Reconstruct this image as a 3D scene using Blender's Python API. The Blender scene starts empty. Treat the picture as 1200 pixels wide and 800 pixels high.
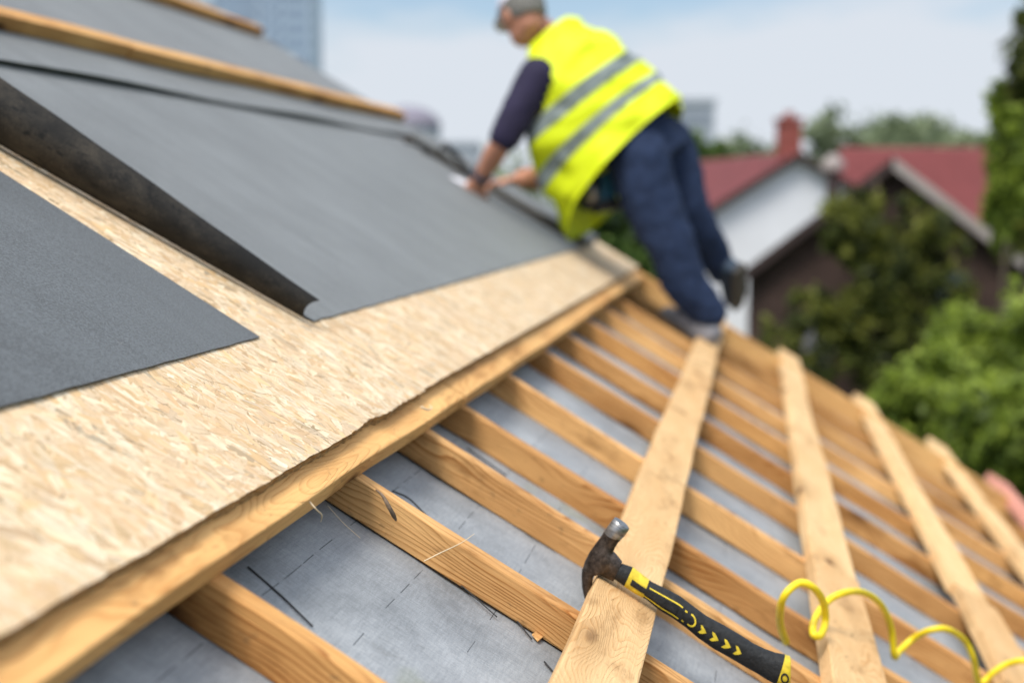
import bpy, math, random
import numpy as np
from mathutils import Matrix, Vector, noise as mnoise
random.seed(7); rng = np.random.default_rng(11)
scene = bpy.context.scene
COL = scene.collection
rad = math.radians

# ------------------------------------------------------------------ camera maths
FPX, H = 1667.0, 0.62
e1 = Vector((285, 165, -FPX)).normalized()
upc = Vector((0, 1, 165 / FPX)).normalized()
xc = e1.cross(upc)
R = Matrix((xc, e1, upc))                      # camera axes -> world axes
nn = (R @ Vector((.6, 1, 336 / FPX))).normalized()
TH = math.atan2(nn.x, nn.z)                    # roof pitch (about 31 degrees)
U = Vector((math.cos(TH), 0, -math.sin(TH)))   # down the slope
V = Vector((0, 1, 0))                          # level, along the eaves
N = Vector((math.sin(TH), 0, math.cos(TH)))    # out of the roof
CAM = N * H
RF = Matrix((U, V, N)).transposed().to_4x4()   # roof frame
IDM = Matrix.Identity(4)

def at(px, py, Z):
    """world point seen at a pixel (1200x800) and Z metres in front of the camera"""
    return CAM + R @ (Vector((px - 600, 400 - py, -FPX)) * (Z / FPX))
def roof(u, v, w): return U * u + V * v + N * w

# ------------------------------------------------------------------ helpers
def tag(o, label=None, cat=None, group=None, kind=None):
    if label: o['label'] = label
    if cat: o['category'] = cat
    if group: o['group'] = group
    if kind: o['kind'] = kind
    return o

def empty(name, M, label=None, cat=None, group=None):
    o = bpy.data.objects.new(name, None); COL.objects.link(o)
    o.empty_display_size = .05
    o.matrix_world = M
    return tag(o, label, cat, group)

def mk(name, verts, faces, mat, parent=None, M=None, smooth=False):
    me = bpy.data.meshes.new(name)
    me.from_pydata([tuple(v) for v in verts], [], faces)
    me.validate(); me.update()
    for m in (mat if isinstance(mat, (list, tuple)) else [mat]): me.materials.append(m)
    if smooth:
        me.polygons.foreach_set('use_smooth', [True] * len(me.polygons))
    o = bpy.data.objects.new(name, me); COL.objects.link(o)
    if parent: o.parent = parent
    if M is not None: o.matrix_local = M
    return o

class MB:
    """collects shapes into one mesh"""
    def __init__(s): s.v = []; s.f = []; s.m = []
    def add(s, vs, fs, mi=0):
        b = len(s.v); s.v += [Vector(v) for v in vs]
        s.f += [[i + b for i in f] for f in fs]; s.m += [mi] * len(fs); return s
    def box(s, a, b, mi=0):
        x0, y0, z0 = a; x1, y1, z1 = b
        vs = [(x0,y0,z0),(x1,y0,z0),(x1,y1,z0),(x0,y1,z0),(x0,y0,z1),(x1,y0,z1),(x1,y1,z1),(x0,y1,z1)]
        return s.add(vs, [(0,3,2,1),(4,5,6,7),(0,1,5,4),(1,2,6,5),(2,3,7,6),(3,0,4,7)], mi)
    def loft(s, secs, n=16, p=2.0, mi=0, caps=True):
        """secs: (centre, axisA, axisB) half vectors; superellipse exponent p"""
        vs = []; fs = []
        for (c, a, b) in secs:
            c, a, b = Vector(c), Vector(a), Vector(b)
            for k in range(n):
                t = 2 * math.pi * k / n
                ct, st = math.cos(t), math.sin(t)
                q = (abs(ct) ** p + abs(st) ** p) ** (-1 / p)
                vs.append(c + a * (ct * q) + b * (st * q))
        m = len(secs)
        for i in range(m - 1):
            for k in range(n):
                k2 = (k + 1) % n
                fs.append((i*n+k, i*n+k2, (i+1)*n+k2, (i+1)*n+k))
        if caps:
            b = len(vs); vs += vs[:n] + vs[(m-1)*n:m*n]
            fs.append(tuple(b + k for k in range(n - 1, -1, -1))); fs.append(tuple(b + n + k for k in range(n)))
        return s.add(vs, fs, mi)
    def tube(s, pts, rr, n=12, side=None, flat=1.0, mi=0, round_ends=True):
        pts = [Vector(p) for p in pts]
        if not isinstance(rr, (list, tuple)): rr = [rr] * len(pts)
        rr = list(rr)
        tan = []
        for i in range(len(pts)):
            a = pts[max(0, i - 1)]; b = pts[min(len(pts) - 1, i + 1)]
            tan.append((b - a).normalized())
        if round_ends:
            P0, P1 = pts[0], pts[-1]
            pts = [P0 - tan[0]*rr[0]*.8, P0 - tan[0]*rr[0]*.5] + pts + [P1 + tan[-1]*rr[-1]*.5, P1 + tan[-1]*rr[-1]*.8]
            rr = [rr[0]*.45, rr[0]*.85] + rr + [rr[-1]*.85, rr[-1]*.45]
            tan = [tan[0]]*2 + tan + [tan[-1]]*2
        ref = Vector(side) if side is not None else (Vector((0,0,1)) if abs(tan[0].z) < .9 else Vector((1,0,0)))
        secs = []
        for p, r, t in zip(pts, rr, tan):
            a = (ref - t * ref.dot(t)).normalized()
            b = t.cross(a)
            if side is None: ref = a
            secs.append((p, a * r, b * r * flat))
        return s.loft(secs, n, 2.0, mi)
    def ball(s, c, r, n=10, mi=0, ax=None):
        c = Vector(c); r = Vector(r) if not isinstance(r, (int, float)) else Vector((r, r, r))
        A = ax or (Vector((1,0,0)), Vector((0,1,0)), Vector((0,0,1)))
        secs = []
        for i in range(n + 1):
            ph = math.pi * (i + .02) / (n + .04) - math.pi/2
            ct = max(math.cos(ph), .03)
            secs.append((c + A[2]*r.z*math.sin(ph), A[0]*r.x*ct, A[1]*r.y*ct))
        return s.loft(secs, 2 * n, 2.0, mi)
    def build(s, name, mat, parent=None, M=None, smooth=False):
        o = mk(name, s.v, s.f, mat, parent, M, smooth)
        if isinstance(mat, (list, tuple)) and len(o.data.polygons) == len(s.m):
            o.data.polygons.foreach_set('material_index', s.m)
        return o

def rim(vs, fs, k0):
    """give the faces from index k0 on their own vertices so the rim stays crisp"""
    for i in range(k0, len(fs)):
        b = len(vs); f = fs[i]
        for q_ in f: vs.append(vs[q_])
        fs[i] = tuple(range(b, b + len(f)))

def catmull(P, k=8):
    P = [Vector(p) for p in P]; out = []
    Q = [P[0]*2 - P[1]] + P + [P[-1]*2 - P[-2]]
    for i in range(1, len(Q) - 2):
        a, b, c, d = Q[i-1], Q[i], Q[i+1], Q[i+2]
        for j in range(k):
            t = j / k
            out.append(.5 * ((2*b) + (c-a)*t + (2*a-5*b+4*c-d)*t*t + (3*b-a-3*c+d)*t**3))
    out.append(P[-1]); return out
def interp(vals, n):
    x = np.linspace(0, len(vals) - 1, n)
    return list(np.interp(x, range(len(vals)), vals))

def remesh(o, voxel, smooth_it=2):
    """fuse the shapes of o into one continuous skin"""
    m = o.modifiers.new('r', 'REMESH'); m.mode = 'VOXEL'; m.voxel_size = voxel; m.use_smooth_shade = True
    if smooth_it:
        s = o.modifiers.new('s', 'SMOOTH'); s.factor = .5; s.iterations = smooth_it
    bpy.context.view_layer.update()
    dg = bpy.context.evaluated_depsgraph_get()
    me = bpy.data.meshes.new_from_object(o.evaluated_get(dg))
    mats = list(o.data.materials)
    o.modifiers.clear(); o.data = me
    me.materials.clear()
    for mm in mats: me.materials.append(mm)
    me.polygons.foreach_set('use_smooth', [True] * len(me.polygons))
    me.polygons.foreach_set('material_index', [0] * len(me.polygons))
    return o

# ------------------------------------------------------------------ materials
class NT:
    def __init__(s, name):
        s.m = bpy.data.materials.new(name); s.m.use_nodes = True
        s.t = s.m.node_tree; s.b = s.t.nodes['Principled BSDF']; s.L = s.t.links
    def n(s, typ, **kw):
        x = s.t.nodes.new(typ)
        for k, v in kw.items():
            if k.startswith('i_'):
                key = k[2:]; key = int(key) if key.isdigit() else key.replace('_', ' ')
                s.put(x.inputs[key], v)
            else: setattr(x, k, v)
        return x
    def put(s, sock, v):
        if hasattr(v, 'is_output') or isinstance(v, bpy.types.NodeSocket): s.L.new(v, sock)
        else: sock.default_value = v
    def math(s, op, a, b=0.0, c=0.0, clamp=False):
        x = s.n('ShaderNodeMath', operation=op, use_clamp=clamp)
        s.put(x.inputs[0], a); s.put(x.inputs[1], b); s.put(x.inputs[2], c); return x.outputs[0]
    def vmath(s, op, a, b=(0,0,0)):
        x = s.n('ShaderNodeVectorMath', operation=op); s.put(x.inputs[0], a); s.put(x.inputs[1], b); return x.outputs[0]
    def noise(s, vec, scale, detail=3, rough=.55, col=False):
        x = s.n('ShaderNodeTexNoise'); s.put(x.inputs['Vector'], vec)
        x.inputs['Scale'].default_value = scale; x.inputs['Detail'].default_value = detail; x.inputs['Roughness'].default_value = rough
        return x.outputs['Color' if col else 'Fac']
    def ramp(s, fac, stops, interp='LINEAR'):
        x = s.n('ShaderNodeValToRGB'); x.color_ramp.interpolation = interp
        e = x.color_ramp.elements
        while len(e) < len(stops): e.new(.5)
        for i, (p, c) in enumerate(stops):
            e[i].position = p; e[i].color = tuple(c) + (1,) if not isinstance(c, (int, float)) else (c, c, c, 1)
        s.put(x.inputs[0], fac); return x.outputs[0]
    def mix(s, fac, a, b, mode='MIX'):
        x = s.n('ShaderNodeMix', data_type='RGBA', blend_type=mode)
        s.put(x.inputs[0], fac)
        for k, c in ((6, a), (7, b)):
            s.put(x.inputs[k], tuple(c) + (1,) if isinstance(c, (tuple, list)) and len(c) == 3 else c)
        return x.outputs[2]
    def coord(s, which='Object'): return s.n('ShaderNodeTexCoord').outputs[which]
    def rnd(s): return s.n('ShaderNodeObjectInfo').outputs['Random']
    def map(s, vec, scale=(1,1,1), loc=(0,0,0), rot=(0,0,0)):
        x = s.n('ShaderNodeMapping'); s.put(x.inputs[0], vec)
        s.put(x.inputs['Location'], loc); s.put(x.inputs['Rotation'], rot); s.put(x.inputs['Scale'], scale); return x.outputs[0]
    def bump(s, h, strength=.3, dist=.002):
        x = s.n('ShaderNodeBump'); s.put(x.inputs['Height'], h); x.inputs['Strength'].default_value = strength
        x.inputs['Distance'].default_value = dist; s.L.new(x.outputs[0], s.b.inputs['Normal'])
    def fin(s, col, rough=.7, spec=.3):
        s.put(s.b.inputs['Base Color'], tuple(col) + (1,) if isinstance(col, (tuple, list)) and len(col) == 3 else col)
        s.put(s.b.inputs['Roughness'], rough); s.b.inputs['Specular IOR Level'].default_value = spec; return s.m

def plain(name, col, rough=.7, var=.25, scale=12, spec=.3, bump=0, metal=0):
    t = NT(name); c = t.coord()
    f = t.noise(c, scale, 5, .6)
    t.b.inputs['Metallic'].default_value = metal
    k = t.ramp(f, [(.25, tuple(x * (1 - var) for x in col)), (.75, tuple(min(1, x * (1 + var)) for x in col))])
    if bump: t.bump(f, bump, .004)
    return t.fin(k, rough, spec)

def wood(name, light, dark, knot=(.09,.035,.012), contrast=1.0, knots=True, ring=52):
    t = NT(name)
    off = t.n('ShaderNodeCombineXYZ'); r = t.rnd()
    t.put(off.inputs[0], t.math('MULTIPLY', r, 37.0)); t.put(off.inputs[1], t.math('MULTIPLY', r, .9)); t.put(off.inputs[2], t.math('MULTIPLY', r, 2.3))
    co = t.coord(); c = t.vmath('ADD', co, off.outputs[0])
    low = t.noise(t.map(c, (2.3, 10, 10)), 1.0, 2, .5, col=True)
    dist = t.vmath('MULTIPLY', t.vmath('SUBTRACT', low, (.5,.5,.5)), (0, .15, .15))
    kv = t.n('ShaderNodeTexVoronoi', i_Vector=t.map(c, (3.2, 11, 11)), i_Scale=1.0)
    kd = kv.outputs['Distance']
    keep = t.math('GREATER_THAN', t.n('ShaderNodeSeparateColor', i_Color=kv.outputs['Color']).outputs[0], .36)
    kmask = t.math('MULTIPLY', t.ramp(kd, [(.07, 1.0), (.16, 0.0)]), keep)
    khalo = t.math('MULTIPLY', t.ramp(kd, [(.05, 1.0), (.5, 0.0)], 'EASE'), keep)
    p = t.map(t.vmath('ADD', co, dist), (.04, 1, 1), loc=(0, .035, .05))
    sw = t.n('ShaderNodeCombineXYZ'); t.put(sw.inputs[1], t.math('MULTIPLY', khalo, .022)); 
    p = t.vmath('ADD', p, sw.outputs[0])
    w = t.n('ShaderNodeTexWave', wave_type='RINGS', rings_direction='X', wave_profile='SAW')
    t.put(w.inputs['Vector'], p); w.inputs['Scale'].default_value = ring
    w.inputs['Distortion'].default_value = 1.2; w.inputs['Detail'].default_value = 2; w.inputs['Detail Scale'].default_value = .6
    rings = t.ramp(w.outputs['Fac'], [(0, 0.0), (.55, .25), (.9, 1.0), (1, .1)])
    fib = t.noise(t.map(c, (14, 420, 420)), 1.0, 3, .6)
    big = t.noise(t.map(c, (2.2, 9, 9)), 1.0, 3, .6)
    rmod = t.ramp(t.noise(t.map(c, (4, 20, 20)), 1.0, 2, .5), [(.35, .25), (.65, 1.0)])
    f = t.math('ADD', t.math('MULTIPLY', t.math('MULTIPLY', rings, rmod), .62 * contrast), t.math('MULTIPLY', t.math('SUBTRACT', fib, .5), .55))
    f = t.math('ADD', f, t.math('MULTIPLY', t.math('SUBTRACT', big, .42), 1.5 * contrast), clamp=True)
    col = t.mix(f, light, dark)
    stain = t.noise(t.map(c, (5, 16, 16)), 1.0, 5, .7)
    col = t.mix(t.ramp(stain, [(.55, 0.0), (.70, .62)]), col, tuple(x * .5 for x in dark))
    mar = t.noise(t.map(c, (30, 70, 70)), 1.0, 4, .7)
    col = t.mix(t.ramp(mar, [(.62, 0.0), (.71, .5)]), col, (.16, .10, .05))
    if knots:
        col = t.mix(t.math('MULTIPLY', khalo, .45), col, tuple(x * .62 for x in dark))
        col = t.mix(kmask, col, knot)
    # dull grey end grain where the surface faces along the length
    col = t.mix(1.0, col, t.ramp(t.math('FRACT', t.math('MULTIPLY', r, 7.31)), [(0, (.74, .66, .57)), (.5, (.97, .96, .94)), (1, (1.08, 1.06, 1.02))]), 'MULTIPLY')
    t.bump(t.math('ADD', fib, t.math('MULTIPLY', rings, .5)), .6, .0016)
    return t.fin(col, .7, .12)

W_ORANGE = wood('pine_orange', (.73, .43, .18), (.33, .13, .032), contrast=1.35, ring=44)
W_BROWN = wood('pine_brown', (.62, .34, .125), (.27, .10, .026), contrast=1.35, ring=40)
W_PALE = wood('pine_pale', (.79, .545, .29), (.55, .29, .105), contrast=.9, ring=80)
W_EDGE = wood('pine_edge', (.73, .435, .175), (.44, .19, .055), contrast=1.0)
W_PINK = wood('pine_pink', (.72, .33, .25), (.55, .20, .14), contrast=.6)
W_DARK = wood('pine_dark', (.55, .35, .16), (.38, .19, .07), contrast=.9)  # darker pine for roof deck, far slope and carrier boards

def mat_underlay():
    t = NT('underlay_grey'); c = t.coord()
    a = t.noise(c, 5, 5, .6); b = t.noise(t.map(c, (30, 260, 30)), 1, 3, .6); b2 = t.noise(t.map(c, (260, 30, 30)), 1, 3, .6)
    g = t.noise(c, 700, 2, .6)
    f = t.math('ADD', t.math('MULTIPLY', a, .6), t.math('MULTIPLY', t.math('ADD', b, b2), .25))
    f = t.math('ADD', f, t.math('MULTIPLY', t.math('SUBTRACT', g, .5), .35))
    col = t.ramp(f, [(.38, (.165, .178, .188)), (.55, (.265, .281, .296)), (.72, (.385, .402, .418))])
    d = t.noise(t.map(c, (7, 9, 7), loc=(3, 1, 0)), 1, 6, .75)
    col = t.mix(t.ramp(d, [(.60, 0.0), (.72, .6)]), col, (.12, .125, .12))
    m = t.noise(t.map(c, (3.1, 3.1, 3), loc=(7.3, 2.2, 0)), 1, 4, .7)
    col = t.mix(t.ramp(m, [(.62, 0.0), (.72, .35)]), col, (.22, .24, .10))
    s = t.noise(t.map(c, (60, 12, 60), rot=(0, 0, .5)), 1, 5, .8)
    col = t.mix(t.ramp(s, [(.70, 0.0), (.76, .6)]), col, (.55, .56, .55))
    # rows of printed dashes along the eaves direction, some worn away
    xy = t.n('ShaderNodeSeparateXYZ', i_Vector=c)
    wv = t.math('MULTIPLY', t.math('SUBTRACT', t.noise(c, 3, 1), .5), .01)
    x = t.math('DIVIDE', t.math('ADD', t.math('ADD', xy.outputs[0], wv), .33), .108)
    row = t.math('ROUND', x); dx = t.math('ABSOLUTE', t.math('SUBTRACT', x, row))
    y = t.math('DIVIDE', t.math('ADD', xy.outputs[1], t.math('MULTIPLY', row, .0417)), .069)
    cell = t.math('FLOOR', y); fy = t.math('SUBTRACT', y, cell)
    cv = t.n('ShaderNodeCombineXYZ'); t.put(cv.inputs[0], row); t.put(cv.inputs[1], cell)
    wn = t.n('ShaderNodeTexWhiteNoise', noise_dimensions='2D', i_Vector=cv.outputs[0]).outputs['Value']
    wear = t.noise(c, 9, 4, .7)
    on = t.math('MULTIPLY', t.math('LESS_THAN', dx, .0058), t.math('LESS_THAN', fy, t.math('MULTIPLY_ADD', wn, .5, .42)))
    on = t.math('MULTIPLY', on, t.math('GREATER_THAN', wn, .24))
    on = t.math('MULTIPLY', on, t.ramp(wear, [(.36, .35), (.48, .95)]))
    col = t.mix(on, col, (.045, .052, .06))
    t.bump(t.math('ADD', b, t.math('ADD', b2, g)), .35, .0012)
    return t.fin(col, .62, .35)
UNDERLAY = mat_underlay()

def mat_sheet(name, base, weave=1.0):
    t = NT(name); c = t.coord()
    g = t.noise(t.map(c, (380, 230, 380)), 1, 3, .75)
    a = t.noise(c, 4, 4, .6); b = t.noise(t.map(c, (6, 120, 6)), 1, 4, .6)
    f = t.math('ADD', t.math('MULTIPLY', t.math('SUBTRACT', g, .5), 1.5 * weave), t.math('MULTIPLY', t.math('ADD', a, b), .5))
    f = t.math('ADD', f, t.math('MULTIPLY', t.math('SUBTRACT', t.noise(t.map(c, (2, 14, 2)), 1, 5, .75), .5), .55))
    sc_ = t.noise(t.map(c, (22, 7, 22), rot=(0, 0, .4)), 1, 5, .8)
    lo = tuple(x * .62 for x in base); hi = tuple(x * 1.5 for x in base)
    col = t.ramp(f, [(.22, lo), (.5, base), (.72, hi)])
    t.bump(g, .8, .0012)
    col = t.mix(t.ramp(sc_, [(.64, 0.0), (.74, .35)]), col, (.26, .25, .23))
    t.b.inputs['Sheen Weight'].default_value = .25; t.b.inputs['Sheen Roughness'].default_value = .45
    return t.fin(col, .62, .3)
SHEET = mat_sheet('sheet_grey', (.052, .059, .064), 2.3)
SHEET_FAR = mat_sheet('sheet_grey_sheen', (.112, .118, .12), 1.6)  # lighter base colour paints in the grazing sheen of the farther sheets
def mat_curl():
    t = NT('sheet_underside'); c = t.coord()
    a = t.noise(t.map(c, (9, 16, 16)), 1, 6, .72); g = t.noise(c, 420, 2, .7)
    col = t.ramp(t.math('ADD', a, t.math('MULTIPLY', t.math('SUBTRACT', g, .5), .5)), [(.38, (.007, .0065, .006)), (.52, (.017, .015, .0125)), (.68, (.046, .038, .028))])
    d = t.noise(t.map(c, (28, 60, 60), loc=(2, 0, 0)), 1, 5, .75)
    col = t.mix(t.ramp(d, [(.56, 0.0), (.62, .9)]), col, (.004, .004, .004))
    t.bump(g, .6, .001)
    return t.fin(col, .6, .22)
CURL = mat_curl()

def mat_flake():
    t = NT('strand_board')
    at_ = t.n('ShaderNodeAttribute', attribute_name='flake')
    uv = t.n('ShaderNodeUVMap', uv_map='grain').outputs[0]
    g = t.noise(t.map(uv, (9, 330, 1)), 1, 4, .65)
    g2 = t.noise(t.map(uv, (30, 60, 1)), 1, 3, .6)
    k = t.ramp(g, [(.25, .70), (.5, 1.0), (.75, 1.16)])
    col = t.mix(1.0, at_.outputs['Color'], k, 'MULTIPLY')
    col = t.mix(t.ramp(g2, [(.62, 0.0), (.72, .7)]), col, (.30, .18, .08))
    ck = t.noise(t.map(uv, (14, 150, 1), loc=(3, 9, 0)), 1, 3, .7)
    col = t.mix(t.ramp(ck, [(.68, 0.0), (.73, .75)]), col, (.16, .085, .035))
    c = t.coord()
    bl = t.noise(t.map(c, (9, 15, 9)), 1, 4, .65)
    col = t.mix(t.ramp(bl, [(.46, 0.0), (.66, .55)]), col, (.60, .41, .24))
    fs_ = t.noise(t.map(c, (28, 420, 30), rot=(0, 0, .12)), 1, 4, .75)
    col = t.mix(t.ramp(fs_, [(.57, 0.0), (.70, .65)]), col, (.40, .26, .14))
    lt = t.noise(t.map(c, (14, 60, 14), loc=(4, 4, 0), rot=(0, 0, .2)), 1, 4, .7)
    col = t.mix(t.ramp(lt, [(.56, 0.0), (.68, .6)]), col, (.80, .69, .53))
    sp = t.n('ShaderNodeTexVoronoi', i_Vector=c, i_Scale=34.0)
    col = t.mix(t.ramp(sp.outputs['Distance'], [(.035, .8), (.06, 0.0)]), col, (.10, .05, .025))
    t.bump(g, .4, .0008)
    return t.fin(col, .7, .10)
FLAKE = mat_flake()
def mat_core():
    t = NT('strand_core'); c = t.coord()
    b = t.noise(t.map(c, (80, 60, 400)), 1, 4, .7)
    col = t.ramp(b, [(.3, (.13, .07, .03)), (.55, (.42, .27, .13)), (.8, (.62, .45, .25))])
    t.bump(b, .8, .003); return t.fin(col, .8, .2)
CORE = mat_core()

# ------------------------------------------------------------------ boards
def board(name, length, wid, hgt, mat, M, wob=.0012, bev=.0025, seg=.05, seed=0, ends=0.0, wane=0.0):
    """sawn board, length along local X from 0, centred on Y, standing on z=0; softened arrises, slightly uneven"""
    r = random.Random(seed); n = max(2, int(length / seg)); vs = []; fs = []
    ph = [r.uniform(0, 6.28) for _ in range(8)]
    prof = [(-1,-1),(1,-1),(1,1),(-1,1)]
    for i in range(n + 1):
        x = length * i / n
        dy = wob * (math.sin(x*3.1+ph[0]) + .6*math.sin(x*9.7+ph[1])); dz = wob*.7*(math.sin(x*2.3+ph[2]) + .6*math.sin(x*11+ph[3]))
        sc = 1.0
        hy, hz = wid/2, hgt
        wn = wane * max(0, math.sin(x*1.9 + ph[4])) 
        pts = []
        corners = [(-hy, 0), (hy, 0), (hy, hz + dz), (-hy, hz + dz)]
        for ci, (cy, cz) in enumerate(corners):
            by = bev * (1 + .7*math.sin(x*17 + ph[ci]) * .5) + (wn if ci >= 2 else 0)
            sy = -1 if cy > 0 else 1; sz = 1 if cz <= 0 else -1
            a = (cy + sy*by, cz); b = (cy, cz + sz*by); m = (cy + sy*by*.29, cz + sz*by*.29)
            pts += [b, m, a] if ci in (0, 2) else [a, m, b]
        xo = 0
        for (y, z) in pts:
            vs.append((x + (r.uniform(-1, 1)*ends if i in (0, n) else 0), y + dy, z))
    k = 12
    for i in range(n):
        for j in range(k):
            j2 = (j + 1) % k
            fs.append((i*k+j, i*k+j2, (i+1)*k+j2, (i+1)*k+j))
    fs.append(tuple(range(k-1, -1, -1))); fs.append(tuple(n*k + j for j in range(k)))
    o = mk(name, vs, fs, mat, None, None)
    # fix winding
    o.matrix_world = M
    return o
def M_u(u0, v, w, yaw=0):      # local X down the slope
    return RF @ Matrix.Translation((u0, v, w)) @ Matrix.Rotation(yaw, 4, 'Z')
def M_v(u, v0, w, yaw=0, roll=0):      # local X along the eaves (away)
    return RF @ Matrix.Translation((u, v0, w)) @ Matrix.Rotation(math.pi/2 + yaw, 4, 'Z') @ Matrix.Rotation(roll, 4, 'X')

# ------------------------------------------------------------------ the house we stand over
VF = 6.55           # far verge
house = empty('house', Matrix.Translation(roof(0, 3, -.02)), 'unfinished house whose pitched roof carries grey underlay, battens and boards', 'house')
def hp(o):          # parent to the house keeping the world place
    o.parent = house; o.matrix_parent_inverse = house.matrix_world.inverted(); return o
def grid(u0, u1, v0, v1, du, dv, fn):
    nu = max(1, int((u1-u0)/du)); nv = max(1, int((v1-v0)/dv)); vs = []; fs = []
    for i in range(nu+1):
        for j in range(nv+1):
            a = u0 + (u1-u0)*i/nu; b = v0 + (v1-v0)*j/nv; vs.append((a, b, fn(a, b)))
    for i in range(nu):
        for j in range(nv):
            q = i*(nv+1)+j; fs.append((q, q+nv+1, q+nv+2, q+1))
    return vs, fs
def und(a, b):
    return .0016*math.sin(a*9+b*3) + .0012*math.sin(b*13-a*5) + .0008*math.sin(a*37+b*11)
UR, UE = -3.4, 4.2   # ridge and eave (u)
vs, fs = grid(-.5, UE, -.6, VF, .03, .03, und)
o = mk('underlay_sheet', vs, fs, UNDERLAY, None, None, True); o.matrix_world = RF; hp(o)
m = MB(); m.box((UR, -3.5, -.03), (UE, VF, -.006)); o = m.build('roof_deck', W_DARK); o.matrix_world = RF; hp(o)
# far slope, gable walls and front wall beneath, in world axes
RIDGE = roof(UR, 0, 0); EAVE = roof(UE, 0, 0)
tq = 2 * RIDGE.x - EAVE.x
WALL = plain('render_wall', (.52, .47, .40), .9, .12, 3)
m = MB(); z0 = -6.2
m.add([(EAVE.x-.3, -3.4, z0), (tq+.3, -3.4, z0), (tq+.3, -3.4, EAVE.z+.05), (RIDGE.x, -3.4, RIDGE.z-.12), (EAVE.x-.3, -3.4, EAVE.z+.05),
       (EAVE.x-.3, VF-.25, z0), (tq+.3, VF-.25, z0), (tq+.3, VF-.25, EAVE.z+.05), (RIDGE.x, VF-.25, RIDGE.z-.12), (EAVE.x-.3, VF-.25, EAVE.z+.05)],
      [(0,1,2,3,4), (9,8,7,6,5), (0,4,9,5), (2,1,6,7)])
hp(m.build('wall', WALL))
m = MB()
m.add([(RIDGE.x, -3.5, RIDGE.z), (tq, -3.5, EAVE.z), (tq, VF, EAVE.z), (RIDGE.x, VF, RIDGE.z),
       (RIDGE.x, -3.5, RIDGE.z-.05), (tq, -3.5, EAVE.z-.05), (tq, VF, EAVE.z-.05), (RIDGE.x, VF, RIDGE.z-.05)],
      [(0,1,2,3), (7,6,5,4), (0,4,5,1), (1,5,6,2), (2,6,7,3)])
hp(m.build('far_slope', W_DARK))
rr = random.Random(3)
# ------------------------------------------------------------------ cross battens (up the slope)
cross_v = [(.55, 'A'), (1.27,''), (1.785,''), (2.165,''), (2.455,''), (2.905,''), (3.405,''), (3.85,''), (4.31,''), (4.82,''), (5.33,''), (5.85,'')]
cross_l = [None,
  'orange pine batten crossing the bottom left corner, nearest of the cross battens',
  'knotty orange batten with a bark strip on it, running under the hammer head',
  'batten with bold wavy grain and pale top, next one above the bark strip batten',
  'plain honey batten close behind the wavy grained batten, just before the butt joint',
  'smooth honey batten reaching the edge board just beyond its butt joint',
  'cross batten with a dark knot hole between the hammer plank and the next plank',
  'seventh cross batten from the nearest, thin and slightly blurred',
  'eighth cross batten from the nearest, orange and blurred behind the knot hole batten',
  'ninth cross batten from the nearest, rusty orange and well blurred',
  'tenth cross batten from the nearest, close below the worker\'s front shoe',
  'farthest cross batten before the verge board, lying past the worker\'s front shoe']
GX = 'pine battens running up the slope over the grey underlay'
for i, (v, fl) in enumerate(cross_v):
    if i == 0: continue       # outside the frame
    yaw = rr.uniform(-.006, .006)
    if i == 2: yaw = .012
    o = board('cross_batten', UE-.1+.43, .031 if i < 9 else .035, .05, (W_BROWN if i in (1, 8) else W_ORANGE), M_u(-.42, v - .0, .001, yaw), seed=i*7+1, wob=.0016)
    tag(o, cross_l[i], 'batten', GX)
o = board('verge_board', UE+3.3, .045, .085, W_EDGE, M_u(-3.3+.0, 6.42, .001), seed=91, wob=.002)
tag(o, 'tall pine board along the far verge of the roof, behind the worker\'s front shoe', 'board')
# short noggins at the verge seen as dark gaps
# ------------------------------------------------------------------ long planks (along the eaves)
def plank(name, ua, ub, va, vb, mat, label, group=None, w=.0515, t=.029, seed=1, yaw=0, wane=0, roll=0):
    o = board(name, vb - va, ub - ua, t, mat, M_v((ua+ub)/2, va, w, yaw, roll), seed=seed, wob=.0016, ends=.001, wane=wane)
    return tag(o, label, 'plank', group)
GP = 'long pine planks laid over the cross battens'
plank('long_plank', .087, .180, 1.0, 6.75, W_PALE, 'pale pine plank under the hammer, the leftmost plank crossing the battens', GP, seed=21)
plank('long_plank', .472, .580, 1.2, 2.86, W_PALE, 'near plank with the yellow coil lying over it, ending at a butt joint', GP, seed=22, wane=.004, t=.031, yaw=.003)
plank('long_plank', .468, .573, 2.866, 6.95, W_PALE, 'far half of the jointed plank behind the yellow coil, right of the hammer plank', GP, seed=23, yaw=-.0015, wane=.010)
plank('long_plank', .905, 1.018, 1.4, 3.52, W_PALE, 'bright whitish edged plank entering the bottom right corner under the cord, near its butt joint', GP, seed=24, wane=.016)
plank('long_plank', .895, 1.0, 3.523, 6.98, W_PALE, 'rounded plank beyond the butt joint, third line of planks from the hammer', GP, seed=25, wane=.012)
plank('long_plank', 1.308, 1.412, 2.2, 7.05, W_PALE, 'fourth plank line from the hammer, running beside the pink plank', GP, seed=26, wane=.01)
plank('long_plank', 1.625, 1.735, 3.0, 7.0, W_PINK, 'pinkish plank at the right edge of the photo, the farthest right of all', GP, seed=27, t=.036)
plank('edge_board', -.345, -.247, -.9, 2.385, W_EDGE, 'near edge board under the strand board, with scuffs and a red stain', 'edge boards carrying the strand board', seed=31, t=.029)
plank('edge_board', -.345, -.2425, 2.3895, 6.50, W_EDGE, 'far edge board under the strand board, beyond the butt joint', 'edge boards carrying the strand board', seed=32, t=.029)
# hidden carrier boards under the deck
for k, uu in enumerate((-1.5, -2.6)):
    plank('carrier_board', uu-.05, uu+.05, -.9, 6.4, W_DARK, 'carrier board under the strand board deck and the grey sheets', 'carrier boards under the deck', seed=40+k, t=.0265)
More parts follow.
